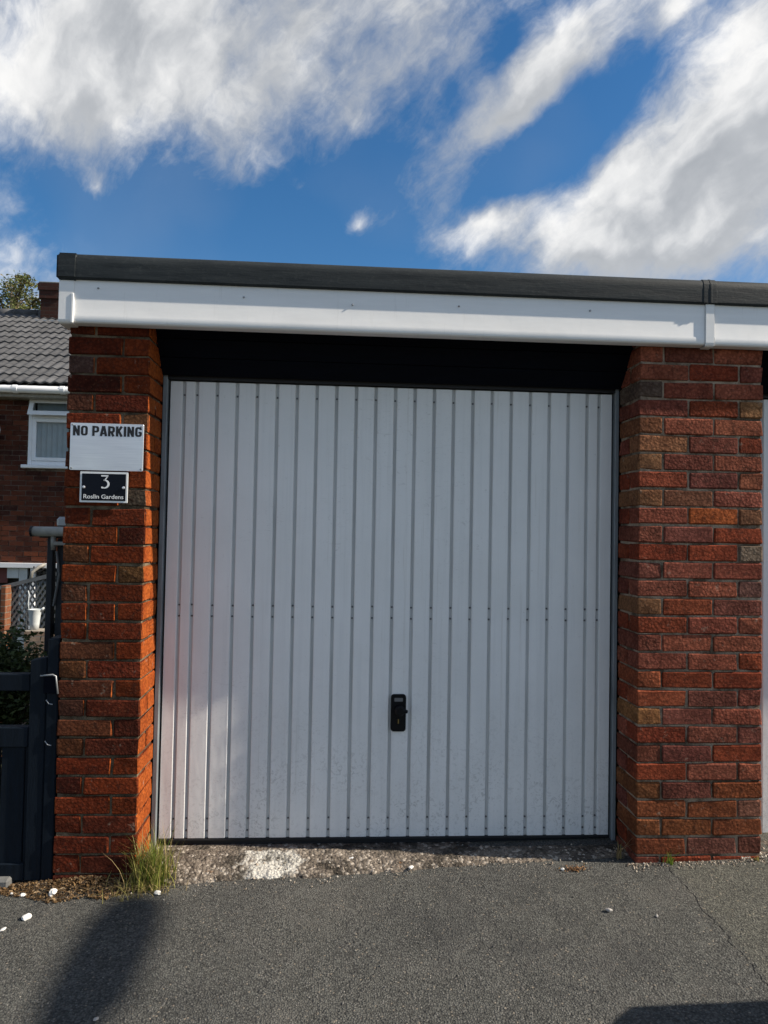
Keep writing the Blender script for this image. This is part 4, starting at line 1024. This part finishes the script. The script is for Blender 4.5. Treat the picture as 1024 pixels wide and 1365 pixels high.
# crumbs of broken concrete along the edge of the threshold
rb = MB()
for i in range(420):
    x = rg.uniform(.34, XR-.02); e = fr(x)+.020*mnoise.noise((x*5, 1.7, 0)); y = e+rg.gauss(.03, .05)
    if y > .17: continue
    t = max(0, (y-e)/.26); z = gz(x)+(.026-gz(x))*min(t, 1)**.8+.004
    stone(rb, Vector((x, y, z)), rg.uniform(.0015, .005)*(1.9 if rg.random() < .07 else 1), rg, min(1, max(0, rg.gauss(.36, .25))))
for i in range(160):
    x = rg.uniform(NB-.1, NB+.6); y = rg.gauss(.02, .04); stone(rb, Vector((x, min(y, -.006) if x < NB else y, gz(x)+.008)), rg.uniform(.003, .008), rg, min(1, max(0, rg.gauss(.65, .2))))
for i in range(260):
    x = rg.uniform(XR-.05, XR+WR); y = -.006-abs(rg.gauss(0, .022)); stone(rb, Vector((x, y, gz(x)+.001)), rg.uniform(.002, .006), rg, min(1, max(0, rg.gauss(.3, .25))))
tag(rb.build('concrete_crumbs', 'rubble'), 'loose crumbs of broken concrete along the door threshold edge', 'rubble', kind='stuff')
gr = MB()
for i in range(5200):
    y = -.05-1.6*rg.random()**1.2; x = rg.uniform(-.6, 3.2)
    stone(gr, Vector((x, y, gz(x)+.0006)), rg.uniform(.0012, .0026)*(1.8 if rg.random() < .03 else 1), rg, min(1, max(0, rg.gauss(.38, .24))))
tag(gr.build('grit', 'grit'), 'fine loose grit scattered over the dark tarmac', 'grit', kind='stuff')
# orange-brown lichen clumps on the threshold edge
for px, py, n, sc, lab in ((200+205*.3516, 1040+372*.3516, 170, .020, 'rusty orange moss clump on tarmac edge near the grass tuft'), (200+282*.3516, 1040+330*.3516, 150, .024, 'rusty moss patch on the concrete left of the white paint splash'), (540+700*.322, 1100+185*.322, 130, .026, 'rusty moss smear on the shaded right end of threshold')):
    c = at(px, py, Z=gz(at(px, py, Z=0).x)); m_ = MB()
    for i in range(n):
        x = c.x+sc*rg.gauss(0, 1.0); y = c.y+sc*.5*rg.gauss(0, 1)
        stone(m_, Vector((x, y, gz(x)+.002+rg.uniform(0, .005))), rg.uniform(.002, .005), rg, rg.uniform(0, 1))
    tag(m_.build('moss_clump', 'moss'), lab, 'moss', 'moss on the threshold')
# pebbles
def pebble(px, py, s, mat, label, squash=.62, onz=None):
    z = gz(at(px, py, Z=-.02).x); c = at(px, py, Z=z)
    bm = bmesh.new(); bmesh.ops.create_icosphere(bm, subdivisions=2, radius=1)
    sd = rg.uniform(0, 50)
    for v in bm.verts:
        f = 1+.42*mnoise.noise(v.co*1.3+Vector((sd, 0, 0)))+.05*mnoise.noise(v.co*3+Vector((0, sd, 0)))
        v.co = Vector((v.co.x*1.25, v.co.y*.9, v.co.z*squash))*f*s
    me = bpy.data.meshes.new('pebble'); bm.to_mesh(me); bm.free(); me.materials.append(MT[mat])
    o = link('pebble', me, None, (c.x, c.y, z+s*squash*.80+(onz or 0))); o.rotation_euler = (rg.uniform(-.2, .2), rg.uniform(-.2, .2), rg.uniform(0, 3))
    tag(o, label, 'pebble', 'loose white pebbles')
pebble(35, 1225, .0155, 'pebble', 'rounded white pebble alone on the tarmac before the gate')
pebble(4, 1240, .010, 'pebble', 'flat white chip on tarmac before the gate step', .4)
pebble(70, 1195, .0145, 'pebble', 'angular white pebble lying in the brown leaf litter', .8, .006)
pebble(30, 1195, .0095, 'pebble', 'small white pebble at outer edge of the leaf litter')
pebble(16, 1193, .008, 'pebble', 'tiny cream pebble by the gate step')
pebble(210, 1192, .012, 'pebble', 'white pebble on tarmac just below the grass tuft')
pebble(812, 1215, .0105, 'pebble_grey', 'pale grey pebble alone on tarmac before the door')
pebble(128, 1360, .0065, 'pebble_grey', 'tiny pale pebble inside the soft dark shadow', .7)
pebble(750, 1160, .008, 'pebble', 'white chip at the right end of the threshold')
pebble(876, 1222, .0055, 'pebble_grey', 'tiny pale stone near the tarmac joint')
pebble(548, 1161, .009, 'pebble', 'white stone lump on the middle of the threshold edge', .7, .01)
pebble(470, 1150, .016, 'pebble', 'flat cream stone bedded in the concrete threshold', .4, .012)

# ------------------------------------------------------------------ unseen bin and lamp added outside the frame to throw the two shadows
bn = thing('bin_shadow_caster', 'unseen green wheelie bin added to throw the domed shadow on the tarmac', 'bin', (3.64, -1.37, gz(3.36)))
def ring(hw, hd, z, yo=0): return [(-hw, -hd+yo, z), (hw, -hd+yo, z), (hw, hd+yo, z), (-hw, hd+yo, z)]
b_ = MB(); b_.add(ring(.20, .22, .06)+ring(.235, .25, .55)+ring(.255, .275, .90)+ring(.275, .295, .92)+ring(.275, .295, .97),
                  [(3, 2, 1, 0)]+[(4*k_+j, 4*k_+(j+1) % 4, 4*k_+4+(j+1) % 4, 4*k_+4+j) for k_ in range(4) for j in range(4)]+[(16, 17, 18, 19)])
b_.build('body', 'green', bn, bevel=.02, seg=3)
ld = MB(); n = 12
vs = []
for k_, sy in enumerate((-1, -.5, 0, .5, 1)):
    for j in range(n+1):
        t = -1+2*j/n; vs.append((sy*.285, t*.325, .972+.20*(1-abs(t)**2.0)*(1-.25*abs(sy)**3)))
for k_ in range(5): vs += [((-1+.5*k_)*.285, -.325, .955), ((-1+.5*k_)*.285, .325, .955)]
fs = [(k_*(n+1)+j, k_*(n+1)+j+1, (k_+1)*(n+1)+j+1, (k_+1)*(n+1)+j) for k_ in range(4) for j in range(n)]
ld.add(vs, fs); o = ld.build('added_lid', 'green', bn, smooth=True); mo = o.modifiers.new('thick', 'SOLIDIFY'); mo.thickness = .012
for s in (-1, 1):
    wv = MB().tube([(s*.20, -.24, .095), (s*.255, -.24, .095)], .098, 20).build('added_wheel', 'rubber', bn, bevel=.01)
    MB().tube([(s*.254, -.24, .095), (s*.262, -.24, .095)], .05, 14).build('hub', 'galv', wv)
MB().tube([(-.22, -.24, .095), (.22, -.24, .095)], .012, 8).build('added_axle', 'galv', bn)
MB().tube([(-.22, -.29, .93), (-.22, -.35, .96), (.22, -.35, .96), (.22, -.29, .93)], .017, 8).build('handle', 'green', bn, smooth=True)
HZ = 5.0; k_ = HZ/SUN.z
sc_ = Vector((.52, -.50, 0))+SUN*k_
lp = thing('lamp_shadow_caster', 'unseen galvanised street lamp added to throw the soft shadow on the tarmac', 'street lamp', (sc_.x, sc_.y-1.5, gz(6))); LB = Vector(lp.location)
ph = HZ+.05-LB.z
MB().tube([(0, 0, -.1), (0, 0, 1.1), (0, 0, 1.15), (0, 0, ph-.3)], [.085, .085, .055, .045], 14).build('added_column', 'galv', lp, smooth=True)
MB().tube([(0, 0, ph-.32), (0, .10, ph-.06), (0, .40, ph), (0, 1.15, ph+.02)], [.04, .035, .03, .03], 10).build('added_bracket_arm', 'galv', lp, smooth=True)
ln = MB(); n = 16
for i, (t, hw, hh_) in enumerate(((-.02, .04, .035), (.06, .07, .05), (.25, .10, .07), (.45, .115, .075), (.66, .115, .075), (.80, .095, .06), (.86, .055, .035))):
    for j in range(n): a = 2*math.pi*j/n; ln.v.append((hw*math.cos(a), 1.0+t, ph+.02+hh_*math.sin(a)*(1 if math.sin(a) > 0 else .75)))
for i in range(6):
    for j in range(n): ln.f.append((i*n+j, i*n+(j+1) % n, (i+1)*n+(j+1) % n, (i+1)*n+j))
ln.f += [tuple(range(n)), tuple(range(6*n+n-1, 6*n-1, -1))]
ln.build('added_lantern', 'galv', lp, smooth=True)
MB().box(-.06, .06, 1.25, 1.68, ph-.045, ph-.02).build('lens', 'lens', lp, bevel=.008)  # part of the added unseen lamp
